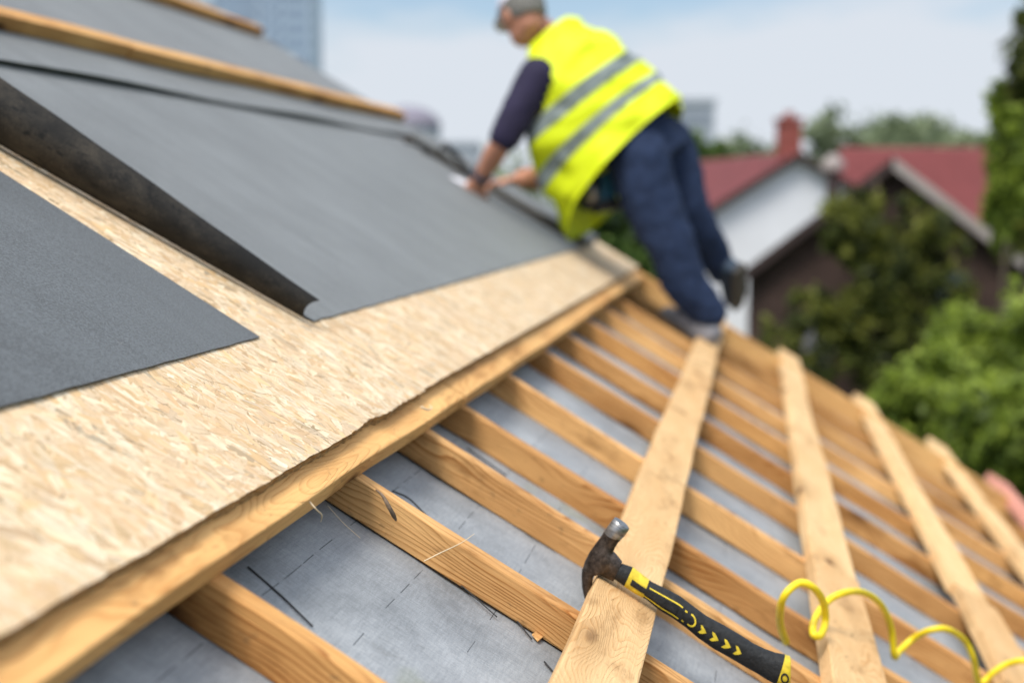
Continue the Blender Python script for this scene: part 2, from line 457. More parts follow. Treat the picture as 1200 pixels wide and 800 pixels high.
# red stain on near edge board
RED = plain('red_paint', (.34, .035, .02), .6, .3, 60)
m = MB(); rs = random.Random(5)
for (a, b, c_, d_) in [(-.2815, 1.66, .0035, .05), (-.2825, 1.74, .003, .05), (-.2775, 1.60, .002, .03)]:
    pts = [(a + c_*math.cos(t)*rs.uniform(.6, 1.1), b + d_*math.sin(t)*rs.uniform(.6, 1.1), .0813) for t in np.linspace(0, 6.28, 15)[:-1]]
    m.add(pts, [tuple(range(len(pts)))])
near_edge = [o for o in COL.objects if o.name == 'edge_board'][0]
o = m.build('red_stain', RED); o.matrix_world = RF
o.parent = near_edge; o.matrix_parent_inverse = near_edge.matrix_world.inverted()

# ------------------------------------------------------------------ strand board panels (OSB)
FL_COLS = [(.70,.535,.345), (.73,.585,.40), (.67,.495,.31), (.62,.44,.25), (.76,.63,.445), (.70,.54,.355), (.58,.40,.235), (.71,.555,.375), (.64,.49,.33), (.64,.445,.245)]
def edge_u(v):
    e = -.2865 + .0005*math.sin(v*23) + .0005*math.sin(v*61+1) + .0004*math.sin(v*140)
    if 1.75 < v < 2.2: e += -.001 + .0045*max(0, math.sin(v*31))*math.sin(v*9) + .0015*math.sin(v*210)
    if v > 2.2: e -= .004
    return e
def osb(u0, v0, v1, nfl, label, top=.0955, seed=0, u1=None):
    """panel from the slope edge up; its face is a crust of overlapping flat wood strands"""
    r = random.Random(seed)
    eu = (lambda v: u1) if u1 is not None else edge_u
    root = empty('strand_board', RF @ Matrix.Translation((u0, v0, .0805)), label, 'board', 'strand board panels of the deck')
    ML = Matrix.Translation((-u0, -v0, -.0805))
    # core slab with an uneven edge
    nv = int((v1-v0)/.012); vs = []; fs = []
    for j in range(nv+1):
        v = v0 + (v1-v0)*j/nv; e = eu(v)
        jag = r.uniform(-.0014, .0014)
        vs += [(u0, v, .081), (u0, v, top), (e+jag, v, top), (e-.001+r.uniform(-.0015,.001), v, (top+.081)/2), (e-.0005+r.uniform(-.001,.001), v, .081)]
    for j in range(nv):
        a = j*5; b = a+5
        for k in range(5):
            k2 = (k+1) % 5; fs.append((a+k, b+k, b+k2, a+k2))
    fs.append((0,1,2,3,4)); fs.append(tuple(nv*5+k for k in (4,3,2,1,0)))
    mk('core', vs, fs, CORE, root, ML)
    if not nfl: return root
    V_, F_, C_, UVs = [], [], [], []
    for i in range(nfl):
        cv = r.uniform(v0, v1)
        # strands concentrate where the deck stays bare, the rest is under the sheets
        cu = r.uniform(max(u0, -.56), eu(cv)) if r.random() < (.80 if u1 is None else .0) else r.uniform(u0, eu(cv))
        if seed == 1 and i % 4 == 0:      # the strip between the two sheets is bare as well
            cv = r.uniform(1.86, v1); cu = r.uniform(-1.25, -.48)
        L = r.uniform(.03, .11) if r.random() < .85 else r.uniform(.09, .15); Wd = r.uniform(.005, .023) if r.random() < .72 else r.uniform(.0015, .004)
        ang = r.gauss(0, .55) if r.random() < .68 else r.uniform(-1.5, 1.5)
        ca, sa = math.cos(ang), math.sin(ang)
        n = 5; top_ = []; bot_ = []
        z = top + .0002 + r.random()*.0007; tilt = r.uniform(-.0005, .0005)
        wob = r.uniform(-.12, .12)*L*.3
        for k in range(n+1):
            s_ = k/n - .5; hw = Wd/2*(1 - (abs(s_)*2)**6*r.uniform(.3, .9))*r.uniform(.8, 1.1)
            bend = wob*(s_*s_*4)
            top_.append((s_*L + r.uniform(-.001, .001), bend + hw)); bot_.append((s_*L + r.uniform(-.001, .001), bend - hw))
        b0 = len(V_); ok = True; loc = []
        for (x, y) in top_ + bot_:
            uu = cu + x*ca - y*sa; vv = cv + x*sa + y*ca
            e = eu(min(max(vv, v0), v1)) + .0005
            uu = min(max(uu, u0), e); vv = min(max(vv, v0+.0008), v1-.0008)
            loc.append((uu, vv, z + tilt*x/L*2)); UVs.append((x + i*.37, y + i*.113))
        V_ += loc
        c = FL_COLS[r.randrange(len(FL_COLS))]; g = r.uniform(.80, 1.08); rd = r.uniform(-.02, .02)
        if r.random() < .03: g *= .6
        if Wd < .003 and r.random() < .4: g *= .55
        for k in range(n):
            F_.append((b0+k, b0+n+1+k, b0+n+2+k, b0+k+1)); C_.append((c[0]*g+rd, c[1]*g, c[2]*g-rd*.6, 1))
    me = bpy.data.meshes.new('strands'); me.from_pydata(V_, [], F_)
    me.materials.append(FLAKE)
    at_ = me.attributes.new('flake', 'FLOAT_COLOR', 'FACE'); at_.data.foreach_set('color', np.array(C_, dtype=np.float32).ravel())
    uvl = me.uv_layers.new(name='grain'); li = np.zeros(len(me.loops), dtype=np.int32); me.loops.foreach_get('vertex_index', li)
    uvl.data.foreach_set('uv', np.array(UVs, dtype=np.float32)[li].ravel())
    me.update(); so = bpy.data.objects.new('face_strands', me); COL.objects.link(so); so.parent = root; so.matrix_local = ML
    return root
osb(-1.50, -.30, 2.1996, 38000, 'near strand board panel with a ragged edge, partly under the small grey sheet', seed=1)
osb(-1.50, 2.2003, 4.70, 16000, 'middle strand board panel beyond the dark curled flap', seed=2, top=.0955)
osb(-1.50, 4.7035, 6.50, 7000, 'farthest strand board panel reaching the roof verge below the worker', seed=3, top=.0955)
osb(-3.3, -.30, 6.40, 0, 'upper strand board row lying wholly beneath the upper grey sheets', seed=4, u1=-1.503, top=.0945)

# ------------------------------------------------------------------ grey sheets
def sheet(name, u0, u1, v0, v1, w, mat, label, ripple=.0009, du=.03, lift=None, thick=.0018):
    nu = int((u1-u0)/du); nv = int((v1-v0)/du); vs = []; fs = []
    for s_ in (0, 1):
        for i in range(nu+1):
            for j in range(nv+1):
                a = u0 + (u1-u0)*i/nu; b = v0 + (v1-v0)*j/nv
                z = w + ripple*(1+math.sin(a*7+b*4)*.6 + math.sin(b*5.3-a*2.1)*.4) + (lift(a, b) if lift else 0)
                jit = .0005
                aa = a + (jit*math.sin(b*50)+jit*.6*math.sin(b*133) if i == nu else 0)
                vs.append((aa, b, z - (thick if s_ else 0)))
    q = (nu+1)*(nv+1)
    for i in range(nu):
        for j in range(nv):
            a = i*(nv+1)+j; fs.append((a, a+nv+1, a+nv+2, a+1)); fs.append((q+a, q+a+1, q+a+nv+2, q+a+nv+1))
    K0 = len(fs)
    for i in range(nu):
        a = i*(nv+1); fs.append((a, q+a, q+a+nv+1, a+nv+1)); a += nv; fs.append((a, a+nv+1, q+a+nv+1, q+a))
    for j in range(nv):
        a = j; fs.append((a, a+1, q+a+1, q+a)); a = nu*(nv+1)+j; fs.append((a, q+a, q+a+1, a+1))
    rim(vs, fs, K0)
    o = mk(name, vs, fs, mat, None, None, False); o.matrix_world = RF
    o.data.polygons.foreach_set('use_smooth', [True]*(2*nu*nv) + [False]*(len(o.data.polygons)-2*nu*nv))
    return tag(o, label, 'roofing sheet')
W0 = .0995
o = sheet('roofing_sheet', -1.30, -.494, -.30, 1.925, W0, SHEET, 'small dark grey sheet at the left, its pointed corner resting on the strand board')
o = sheet('roofing_sheet', -2.75, -1.372, -.30, 6.36, W0+.010, SHEET_FAR, 'upper grey sheet with a wavy shadowed lap edge, under the two timber battens',
          lift=lambda a, b: .0065*max(0, (a+1.62)/.25)*(.55+.45*math.sin(b*4.3+1)))
# main sheet with its near edge curled up into a tapering flap
root = empty('roofing_sheet', RF @ Matrix.Translation((-1, 2.2, W0)), 'wide grey sheet in the middle with a dark curled flap along its near edge', 'roofing sheet')
def ve(u): return 2.16 + (u+.494)*.20       # where the curl starts (v)
nu, nv = 46, 70; vs = []; fs = []
for s_ in (0, 1):
    for i in range(nu+1):
        u = -1.56 + (-.496+1.56)*i/nu
        for j in range(nv+1):
            tt = j/nv; v = ve(u) + .02 + (5.75-ve(u)-.02)*tt
            z = W0 + .0007*(1+math.sin(u*6+v*3)*.6+math.sin(v*4.1)*.4) + (.0065*max(0,(-1.42-u)/.14) if u < -1.42 else 0)*0
            uu = u + (.0012*math.sin(v*50) if i == nu else 0)
            vs.append((uu, v, z - .0018*s_))
q = (nu+1)*(nv+1)
for i in range(nu):
    for j in range(nv):
        a = i*(nv+1)+j; fs.append((a, a+nv+1, a+nv+2, a+1)); fs.append((q+a, q+a+1, q+a+nv+2, q+a+nv+1))
K0 = len(fs)
for j in range(nv):
    a = nu*(nv+1)+j; fs.append((a, q+a, q+a+1, a+1))
for i in range(nu):
    a = i*(nv+1)+nv; fs.append((a, a+nv+1, q+a+nv+1, q+a))
rim(vs, fs, K0)
ML = Matrix.Translation((1, -2.2, -W0))
mk('flat_sheet', vs, fs, SHEET_FAR, root, ML, True)
# the flap: an arc rolling toward the camera and back over
nu, na = 60, 26; vs = []; fs = []
for s_ in (0, 1):
    for i in range(nu+1):
        tt = i/nu; u = -1.66 + (-.498+1.66)*tt
        rr_ = .0205 + (.080-.0205)*((-.498-u)/1.16)
        rr_ *= 1 + .010*math.sin(u*13) + .006*math.sin(u*37)
        for j in range(na+1):
            a = math.radians(-90 - 158*j/na)     # start at the bottom, go toward -v, up and over
            r2 = rr_ - (.0016 if s_ else 0)
            cv = ve(u) - .004 + rr_*.25
            uu = u + (-.010*math.sin((j/na)*math.pi)*1.0 if True else 0)*tt**8
            vv = cv + r2*1.0*math.cos(a); zz = W0 + .001 + rr_ + r2*math.sin(a)
            vs.append((uu, vv, zz))
q = (nu+1)*(na+1)
for i in range(nu):
    for j in range(na):
        a = i*(na+1)+j; fs.append((a, a+1, a+na+2, a+na+1)); fs.append((q+a, q+a+na+1, q+a+na+2, q+a+1))
K0 = len(fs)
for j in range(na):
    a = nu*(na+1)+j; fs.append((a, a+1, q+a+1, q+a)); a = j; fs.append((a, q+a, q+a+1, a+1))
for i in range(nu):
    a = i*(na+1)+na; fs.append((a, a+na+1, q+a+na+1, q+a))
rim(vs, fs, K0)
mk('curled_flap', vs, fs, CURL, root, ML, True)
# timber battens lying on the upper sheet
GB = 'timber battens lying on the upper grey sheet'
wB = W0 + .013
plank('sheet_batten', -1.60, -1.545, 1.2, 3.46, W_EDGE, 'near batten on the upper grey sheet, ending at the brown joint', GB, w=wB, t=.036, seed=51)
plank('sheet_batten', -1.595, -1.54, 3.463, 6.35, W_EDGE, 'long blurred batten on the upper grey sheet beyond the brown joint', GB, w=wB, t=.036, seed=52, yaw=0)
plank('sheet_batten', -2.33, -2.275, 3.0, 6.25, W_EDGE, 'topmost short batten on the upper grey sheet below the blue towers', GB, w=wB, t=.036, seed=53)
# membrane wrapped rail along the verge where the worker leans
m = MB(); 
secs = []
for i in range(60):
    u = -1.34 + .85*i/59; z = W0 + .024 + .004*math.sin(u*8)
    secs.append(((u, 5.97 + .01*math.sin(u*5), z), (0, .20, 0), (0, 0, .024)))
m.loft(secs, 16, 3.2)
o = m.build('verge_rail', SHEET_FAR, None, None, True); o.matrix_world = RF
tag(o, 'grey wrapped rail running along the roof verge under the worker\'s hands', 'rail')

# ------------------------------------------------------------------ hammer  (built in its own u-w plane)
HV = 1.89
def uw(px, py, v=HV):
    d = R @ Vector((px-600, 400-py, -FPX)); t = (v - CAM.y)/d.y; p = CAM + d*t
    return Vector((p.dot(U), p.dot(N)))
STEEL = (lambda t: (t.b.inputs['Metallic'].__setattr__('default_value', .75), t.bump(t.noise(t.coord(), 260, 4, .7), .5, .0008),
         t.fin(t.ramp(t.noise(t.coord(), 90, 6, .75), [(.35, (.022,.018,.015)), (.55, (.085,.065,.052)), (.75, (.20,.16,.13))]), .42, .5))[-1])(NT('dark_steel'))
STEEL_B = (lambda t: (t.b.inputs['Metallic'].__setattr__('default_value', .9), t.fin(t.ramp(t.noise(t.map(t.coord(), (60, 60, 300)), 1, 4, .7), [(.3, (.15,.14,.13)), (.7, (.46,.46,.46))]), .36, .5))[-1])(NT('bright_steel'))
RUBBER = plain('black_rubber', (.015, .016, .017), .62, .5, 140, .3, .5)
YEL = plain('yellow_plastic', (.66, .50, .035), .5, .35, 120, .4)
hm = empty('hammer', RF @ Matrix.Translation((.12, HV, .08)), 'claw hammer with dark steel head and black and yellow grip, hooked over the plank', 'hammer')
HM = Matrix.Translation((-.12, -HV, -.08))
def q2(px, py): 
    a = uw(px, py); return Vector((a.x, 0, a.y))
VV = Vector((0, HV, 0)); Y = Vector((0, 1, 0))
def secpx(left, right, th, y=0):
    a, b = q2(*left), q2(*right); c = (a+b)/2
    return (c + VV + Y*y, (b-a)/2, Y*th)
k8 = lambda x, y: (660 + x/8, 590 + y/8)
zz = lambda x, y: (660 + x/3.637, 580 + y/3.637)
# striking face, poll and neck
m = MB(); m.loft([secpx(k8(482,128), k8(612,222), .0110), secpx(k8(470,138), k8(620,238), .0130), secpx(k8(415,212), k8(575,305), .0135), secpx(k8(378,262), k8(540,338), .0128)], 24)
m.build('striking_face', STEEL_B, hm, HM, True)
m = MB()
m.loft([secpx(k8(382,258), k8(543,334), .0118), secpx(k8(368,285), k8(518,360), .0112), secpx(k8(340,325), k8(488,408), .0105), secpx(k8(300,375), k8(470,450), .0115),
        secpx(k8(245,455), k8(480,480), .0128), secpx(k8(205,535), k8(520,530), .0135), secpx(k8(185,600), k8(520,620), .0135), secpx(k8(178,650), k8(335,655), .0130)], 20, 3.0)
m.loft([secpx(k8(440,420), k8(300,640), .0125), secpx(k8(500,480), k8(400,690), .0128), secpx(k8(552,545), k8(470,722), .0118)], 20, 3.0)
for s_ in (-1, 1):
    m.loft([secpx(k8(182,600), k8(330,652), .0066, s_*.0064), secpx(k8(178,660), k8(300,655), .0060, s_*.0068), secpx(k8(180,700), k8(276,700), .0056, s_*.0075),
            secpx(zz(84,385), zz(121,385), .0050, s_*.0085), secpx(zz(92,420), zz(117,420), .0044, s_*.0095), secpx(zz(103,455), zz(109,453), .0036, s_*.0105)], 14, 3.0)
m.build('head', STEEL, hm, HM, True)
# handle
cl = [((250,292),(215,352),.0130), ((296,308),(260,385),.0125), ((335,338),(305,415),.0120), ((377,370),(352,440),.0120), ((440,400),(410,487),.0125), ((500,432),(466,520),.0130),
      ((560,478),(525,562),.0135), ((610,515),(575,605),.0138), ((680,552),(640,650),.0140), ((750,593),(712,690),.0140), ((810,632),(775,727),.0138), ((860,656),(828,757),.0140), ((905,672),(868,782),.0148), ((945,680),(905,803),.0155)]
hs = [secpx(zz(*a), zz(*b), t) for a, b, t in cl]
hs_r = []
for i in range(len(hs)-1):
    for k in range(4):
        t = k/4; hs_r.append(tuple(hs[i][j].lerp(hs[i+1][j], t) for j in range(3)))
hs_r.append(hs[-1])
m = MB(); m.loft(hs_r, 24, 2.4); m.build('grip', RUBBER, hm, HM, True)
m = MB(); g = hs[-1]; g2 = secpx(zz(966,686), zz(962,812), .0150)
m.loft([tuple((g[0], g[1]*1.03, g[2]*1.03)), (g[0].lerp(g2[0], .5), g2[1]*1.02, g2[2]*1.04), g2, (g2[0] + (g2[0]-g[0])*.12, g2[1]*.85, g2[2]*.85)], 24, 2.6)
m.build('end_cap', YEL, hm, HM, True)
def surf(s, t, off=.0006):
    """s 0..1 along the grip, t -1..1 across it, on the side facing the camera"""
    x = s*(len(hs)-1); i = min(int(x), len(hs)-2); f_ = x-i
    c, a, b = (hs[i][j].lerp(hs[i+1][j], f_) for j in range(3))
    p = 2.4; tt = max(-.97, min(.97, t))
    return c + a*tt*1.005 - b*((1-abs(tt)**p)**(1/p)) - Y*off
def patch(m, poly_fn, ns=10, nt=6):
    vs = [poly_fn(i/ns, j/nt) for i in range(ns+1) for j in range(nt+1)]
    fs = [(i*(nt+1)+j, i*(nt+1)+j+1, (i+1)*(nt+1)+j+1, (i+1)*(nt+1)+j) for i in range(ns) for j in range(nt)]
    m.add(vs, fs)
# yellow sleeve near the head (wraps), black panel in it
m = MB(); m.loft([(c, a*1.025, b*1.03) for (c, a, b) in hs_r[4:12]], 24, 2.4, caps=True); m.build('yellow_sleeve', YEL, hm, HM, True)
m = MB(); patch(m, lambda a, b: surf(.105 + a*.285, -.28 + b*.62, .0014)); 
m.build('black_panel', RUBBER, hm, HM)
# yellow lines, hoop and chevrons
m = MB()
patch(m, lambda a, b: surf(.23 + a*.18, -.60 + b*.12))
patch(m, lambda a, b: surf(.10 + a*.31, .50 + b*.12))
for (s0, t0) in [(.425, -.52), (.425, .42)]: patch(m, lambda a, b: surf(s0 + a*.012, t0 + b*.14), 3, 3)
def hoop(a, b):
    ang = -1.75 + 3.5*a; r = .82 + b*.30
    return surf(.462 + .032*r*math.cos(ang), -.04 + .62*r*math.sin(ang)*.8)
patch(m, hoop, 20, 3)
for s0 in (.530, .588, .645, .698):
    def chev(a, b, s0=s0):
        t = -.42 + .84*a; bend = .024*(1-abs(t)/.42); wd = .024*(1-(abs(t)/.46)**2*.6)
        return surf(s0 + bend*.8 + (b-.5)*wd, .02 + t*.85)
    patch(m, chev, 10, 3)
m.build('yellow_pattern', YEL, hm, HM)
# dark mark on the end cap
m = MB()
def capmark(a, b):
    ang = 6.28*a; r = .55 + b*.35
    c, aa, bb = g[0].lerp(g2[0], .5), g2[1], g2[2]
    tt = .30 + .42*r*math.sin(ang)
    return c + (g2[0]-g[0]).normalized()*(.0062*r*math.cos(ang)) + aa*tt - bb*1.05*((1-abs(min(.97,tt))**2.6)**(1/2.6)) - Y*.0006
patch(m, capmark, 22, 2); m.build('cap_mark', RUBBER, hm, HM)

# ------------------------------------------------------------------ yellow coiled cord
CORD = plain('yellow_cord', (.80, .60, .012), .42, .18, 60, .45)
def rw(px, py, w):
    d = R @ Vector((px-600, 400-py, -FPX)); t = (w - H)/d.dot(N); p = CAM + d*t
    return Vector((p.dot(U), p.dot(V), w))
cp = [(921,752,.040),(914,728,.075),(918,700,.12),(936,683,.150),(953,688,.155),(965,706,.135),(967,728,.108),(961,744,.092),(953,742,.091),(955,725,.100),(970,704,.125),(990,694,.148),(1012,694,.150),(1032,708,.135),(1044,735,.10),(1048,768,.058),
      (1054,762,.062),(1070,748,.09),(1090,738,.125),(1110,737,.140),(1130,750,.125),(1141,772,.10),(1146,798,.06),(1153,798,.06),(1166,786,.088),(1182,777,.115),(1203,774,.14),(1222,785,.13),(1236,808,.10),(1242,835,.085),(1250,838,.085),(1270,826,.11),(1300,820,.12),(1325,840,.11),(1335,870,.085)]
pts = catmull([rw(*p) for p in cp], 10)
m = MB(); m.tube([p - Vector((.7, 2.2, .08)) for p in pts], .0061, 14)
o = m.build('coiled_cord', CORD, None, RF @ Matrix.Translation((.7, 2.2, .08)), True)
tag(o, 'springy yellow cord arching in loops over the planks, right of the hammer', 'cord')

# ------------------------------------------------------------------ bits lying about
BARK = plain('bark', (.16, .115, .08), .85, .5, 90, .2, .6)
STRAW = plain('shaving', (.70, .55, .36), .7, .2, 60)
DARKT = plain('dark_needle', (.035, .034, .034), .8, .3, 60)
def bit(name, pix, rad_, mat, label, cat, group=None, flat=1.0):
    P = catmull([rw(*p) for p in pix], 5); c = P[0].copy(); c.z = 0
    m = MB(); m.tube([p - c for p in P], rad_ if isinstance(rad_, float) else interp(rad_, len(P)), 8, flat=flat)
    o = m.build(name, mat, None, RF @ Matrix.Translation(c), True); return tag(o, label, cat, group)
bit('bark_strip', [(441,574,.054),(448,580,.058),(455,592,.056),(461,603,.047),(464,609,.040)], [.0012,.002,.0028,.003,.0015], BARK, 'curled grey bark strip hanging over the top of the knotty batten', 'bark')
GS = 'wood slivers caught on the timbers'
bit('wood_sliver', [(497,657,.045),(515,648,.056),(540,636,.06),(556,625,.062)], [.0006,.0008,.0006,.0003], STRAW, 'thin pale sliver leaning across the knotty batten', 'wood sliver', GS)
bit('wood_sliver', [(363,588,.076),(371,597,.072),(377,603,.064),(376,611,.05)], [.0012,.001,.0009,.0005], STRAW, 'bent splinter sticking out of the side of the near edge board', 'wood sliver', GS)
bit('wood_sliver', [(384,592,.02),(402,612,.012),(422,630,.004)], .0004, STRAW, 'hair thin fibre on the underlay below the bent splinter', 'wood sliver', GS)
bit('wood_sliver', [(494,477,.098),(501,480,.0975),(506,478,.096),(503,474,.094)], [.0022,.0018,.001,.0006], STRAW, 'broken sliver at the ragged rim of the strand board', 'wood sliver', GS)
GT = 'dark thin twigs on the underlay'
bit('twig', [(291,664,.004),(330,698,.004),(366,733,.004)], .0011, DARKT, 'long straight dark twig left of the bottom left batten on the underlay', 'twig', GT)
bit('twig', [(508,660,.0035),(540,685,.003),(582,722,.003)], .0009, DARKT, 'dark twig below the knotty batten, the left one of the pair', 'twig', GT)
bit('twig', [(545,678,.0035),(590,710,.003),(623,748,.003)], .0010, DARKT, 'dark twig below the knotty batten, the one reaching nearer the hammer plank', 'twig', GT)
bit('twig', [(638,775,.003),(660,800,.003)], .0012, DARKT, 'short twig at the bottom edge beside the hammer plank', 'twig', GT)
bit('twig', [(460,575,.006),(478,583,.009),(494,598,.004),(500,604,.004)], .0013, DARKT, 'curved dark twig behind the bark strip', 'twig', GT)
bit('twig', [(548,525,.006),(566,538,.006),(592,556,.004)], .0014, DARKT, 'dark twig behind the wavy grained batten near the edge board', 'twig', GT)
m = MB(); P = [rw(*p) for p in [(624,742,.004),(630,738,.006),(637,745,.004),(631,750,.004)]]; c = P[0].copy()
m.add([p-c for p in P] + [p-c+Vector((0,0,-.002)) for p in P], [(0,1,2,3),(7,6,5,4),(0,4,5,1),(1,5,6,2),(2,6,7,3),(3,7,4,0)])
tag(m.build('wood_chip', W_ORANGE, None, RF @ Matrix.Translation(c)), 'small orange wood chip on the underlay beside the hammer plank', 'wood chip')

# ------------------------------------------------------------------ worker
ZP = 5.4
def P_(px, py, dz=0.0): return at(px, py, ZP + dz)
base = P_(828, 398)
person = empty('person', Matrix.Translation(base), 'person in yellow reflective vest, navy trousers and cap leaning over the roof verge', 'person')
MP = Matrix.Translation(-base)
SKIN = plain('skin', (.50, .235, .15), .55, .15, 20)
SHIRT = plain('navy_shirt', (.022, .018, .045), .85, .3, 14)
JEANS = plain('denim', (.017, .029, .066), .85, .35, 22, .2, .4)
VEST = plain('hi_vis', (.66, .76, .008), .6, .06, 9, .3)
STRIPE = plain('reflective_grey', (.20, .235, .225), .4, .15, 20)
CAPM = plain('cap_cloth', (.60, .58, .66), .85, .35, 30); HAIR = plain('hair', (.16, .155, .14), .8, .4, 60); SHOE = plain('shoe_grey', (.20, .20, .22), .7, .3, 30)
SHOE2 = plain('shoe_navy', (.03, .05, .08), .7, .3, 30); SOLE = plain('sole', (.06, .055, .05), .7, .2, 30)
ax = (R @ Vector((105, -130, 0))).normalized()              # neck to hips
perp = R @ Vector((.78, .62, 0)); awy = R @ Vector((0, 0, -1))
Wd = (perp*.72 + awy*.69).normalized(); Wd = (Wd - ax*Wd.dot(ax)).normalized()
Nd = ax.cross(Wd).normalized()
neck, hip = P_(648, 50, .05), P_(758, 178, .06)
def tor(t): return neck.lerp(hip, t)
body = MB()
body.loft([(tor(.0), Wd*.065, Nd*.06), (tor(.08), Wd*.12, Nd*.08), (tor(.16), Wd*.185, Nd*.10), (tor(.32), Wd*.19, Nd*.12), (tor(.55), Wd*.165, Nd*.115), (tor(.75), Wd*.15, Nd*.11), (tor(.95), Wd*.165, Nd*.115), (tor(1.08), Wd*.15, Nd*.105)], 24)
# head: neck, skull, jaw, nose, ears
hc = P_(613, 17, .03)
hd = (R @ Vector((-.40, -.42, -.78))).normalized()          # where the face looks: down the slope edge, left
hup = (R @ Vector((-.10, .95, -.1))); hup = (hup - hd*hup.dot(hd)).normalized(); hr = hd.cross(hup)
body.tube([neck.lerp(hip, .04), neck.lerp(hc, .45), hc - hup*.05 - hd*.02], [.062, .056, .058], 16)
body.ball(hc + hup*.012, Vector((.078, .098, .105)), 10, ax=(hr, hd, hup))
body.ball(hc - hup*.062 + hd*.022, Vector((.056, .070, .058)), 8, ax=(hr, hd, hup))
body.loft([(hc - hup*.005 + hd*.090, hr*.008, hup*.006), (hc - hup*.030 + hd*.108, hr*.013, hup*.010), (hc - hup*.042 + hd*.098, hr*.017, hup*.008)], 10)
body.ball(hc - hup*.068 + hd*.086, Vector((.026, .012, .010)), 6, ax=(hr, hd, hup))
for s_ in (-1, 1):
    body.ball(hc + hr*s_*.079 - hup*.012 - hd*.005, Vector((.010, .020, .030)), 6, ax=(hr, hd, hup))
    body.ball(hc + hr*s_*.032 + hup*.010 + hd*.084, Vector((.016, .010, .010)), 6, ax=(hr, hd, hup))
# arms
shL, elL, wrL = P_(628, 92, -.10), P_(592, 160, -.12), P_(563, 208, .02)
shR, elR, wrR = P_(690, 80, .25), P_(672, 206, .34), P_(612, 210, .24)
def limb(mb, pts, rr_, n=16):
    Pp = catmull(pts, 6); mb.tube(Pp, interp(rr_, len(Pp)), n)
limb(body, [shL, shL.lerp(elL, .5), elL, elL.lerp(wrL, .45), wrL], [.062, .053, .043, .042, .029])
limb(body, [shR, shR.lerp(elR, .5), elR, elR.lerp(wrR, .45), wrR], [.062, .058, .056, .056, .040])
def hand(mb, w, d, nrm, thumb_side, L=.185, curl=.5):
    d = d.normalized(); nrm = (nrm - d*nrm.dot(d)).normalized(); s = d.cross(nrm)*thumb_side
    pm = w + d*L*.48
    mb.loft([(w, s*.026, nrm*.020), (w + d*.03, s*.034, nrm*.018), (w + d*.07, s*.041, nrm*.015), (pm, s*.040, nrm*.012)], 12)
    for k, (o_, l_) in enumerate(((.031, .072), (.011, .082), (-.010, .076), (-.030, .058))):
        a = pm - d*.012 + s*o_; b = a + (d + s*o_*2)*l_*.5; c = b + (d*math.cos(curl) - nrm*math.sin(curl))*l_*.32; e = c + (d*math.cos(curl*2) - nrm*math.sin(curl*2))*l_*.25
        mb.tube([a, b, c, e], [.0098, .0092, .0086, .0074], 8)
    a = w + d*.035 + s*.026; b = a + (d*.6 + s*.75).normalized()*.036; c = b + (d*.85 + s*.2 - nrm*.3).normalized()*.032
    mb.tube([a, b, c], [.0125, .0108, .009], 8)
hand(body, wrL, (R @ Vector((-.35, -.55, -.35))), N, 1, curl=.55)
hand(body, wrR, (R @ Vector((-.95, -.10, -.1))), N, -1, curl=.6)
# legs under the trousers
hpL, knL, anL = P_(750, 190, -.05), P_(786, 288, -.07), P_(832, 374, -.05)
hpR, knR, anR = P_(780, 172, .16), P_(812, 256, .17), P_(845, 314, .30)
limb(body, [hpL, hpL.lerp(knL, .5), knL, knL.lerp(anL, .4), anL], [.095, .082, .058, .056, .038])
limb(body, [hpR, hpR.lerp(knR, .5), knR, knR.lerp(anR, .4), anR], [.095, .082, .058, .056, .038])
tL = (R @ Vector((-.75, -.30, -.55))).normalized(); tL = (tL - N*tL.dot(N)).normalized()
tR = (R @ Vector((.12, -.45, -.75))).normalized()
def foot(mb, an, t, up_, k=1.0, drop=.045):
    a = an - up_*drop
    sd = t.cross(up_).normalized()
    mb.loft([(a - t*.075, sd*.022*k, up_*.022*k), (a - t*.06, sd*.034*k, up_*.036*k), (a, sd*.039*k, up_*.042*k), (a + t*.07 - up_*.008, sd*.045*k, up_*.032*k), (a + t*.14 - up_*.016, sd*.047*k, up_*.024*k), (a + t*.185 - up_*.02, sd*.034*k, up_*.017*k), (a + t*.197 - up_*.022, sd*.018*k, up_*.012*k)], 14, 2.4)
upR = (anR.lerp(knR, .3) - anR).normalized(); upR = (upR - tR*upR.dot(tR)).normalized()
foot(body, anL, tL, N, .85); foot(body, anR, tR, upR, .85)
bo = body.build('body', SKIN, person, MP, True); remesh(bo, .007, 2)
# eyes
EYE = plain('eye_dark', (.03, .02, .015), .3, .1, 20); 
for s_ in (-1, 1):
    m = MB(); m.ball(hc + hr*s_*.031 + hup*.008 + hd*.0925, .007, 6); m.build('eye', EYE, person, MP, True)
# shoes
for an, t, u_, mt in ((anL, tL, N, SHOE), (anR, tR, upR, SHOE2)):
    m = MB(); foot(m, an, t, u_, 1.12)
    m.tube([an - u_*.04, an + u_*.02], [.05, .05], 14, round_ends=False)
    so = m.build('shoe', mt, person, MP, True); remesh(so, .008, 1)
    m = MB(); a = an - u_*.088; sd = t.cross(u_).normalized()
    m.loft([(a - t*.085, sd*.03, u_*.010), (a - t*.06, sd*.043, u_*.012), (a + t*.05, sd*.046, u_*.011), (a + t*.14, sd*.052, u_*.011), (a + t*.205, sd*.03, u_*.010)], 14, 2.6)
    m.build('sole', SOLE, so, None, True).matrix_local = Matrix.Identity(4)
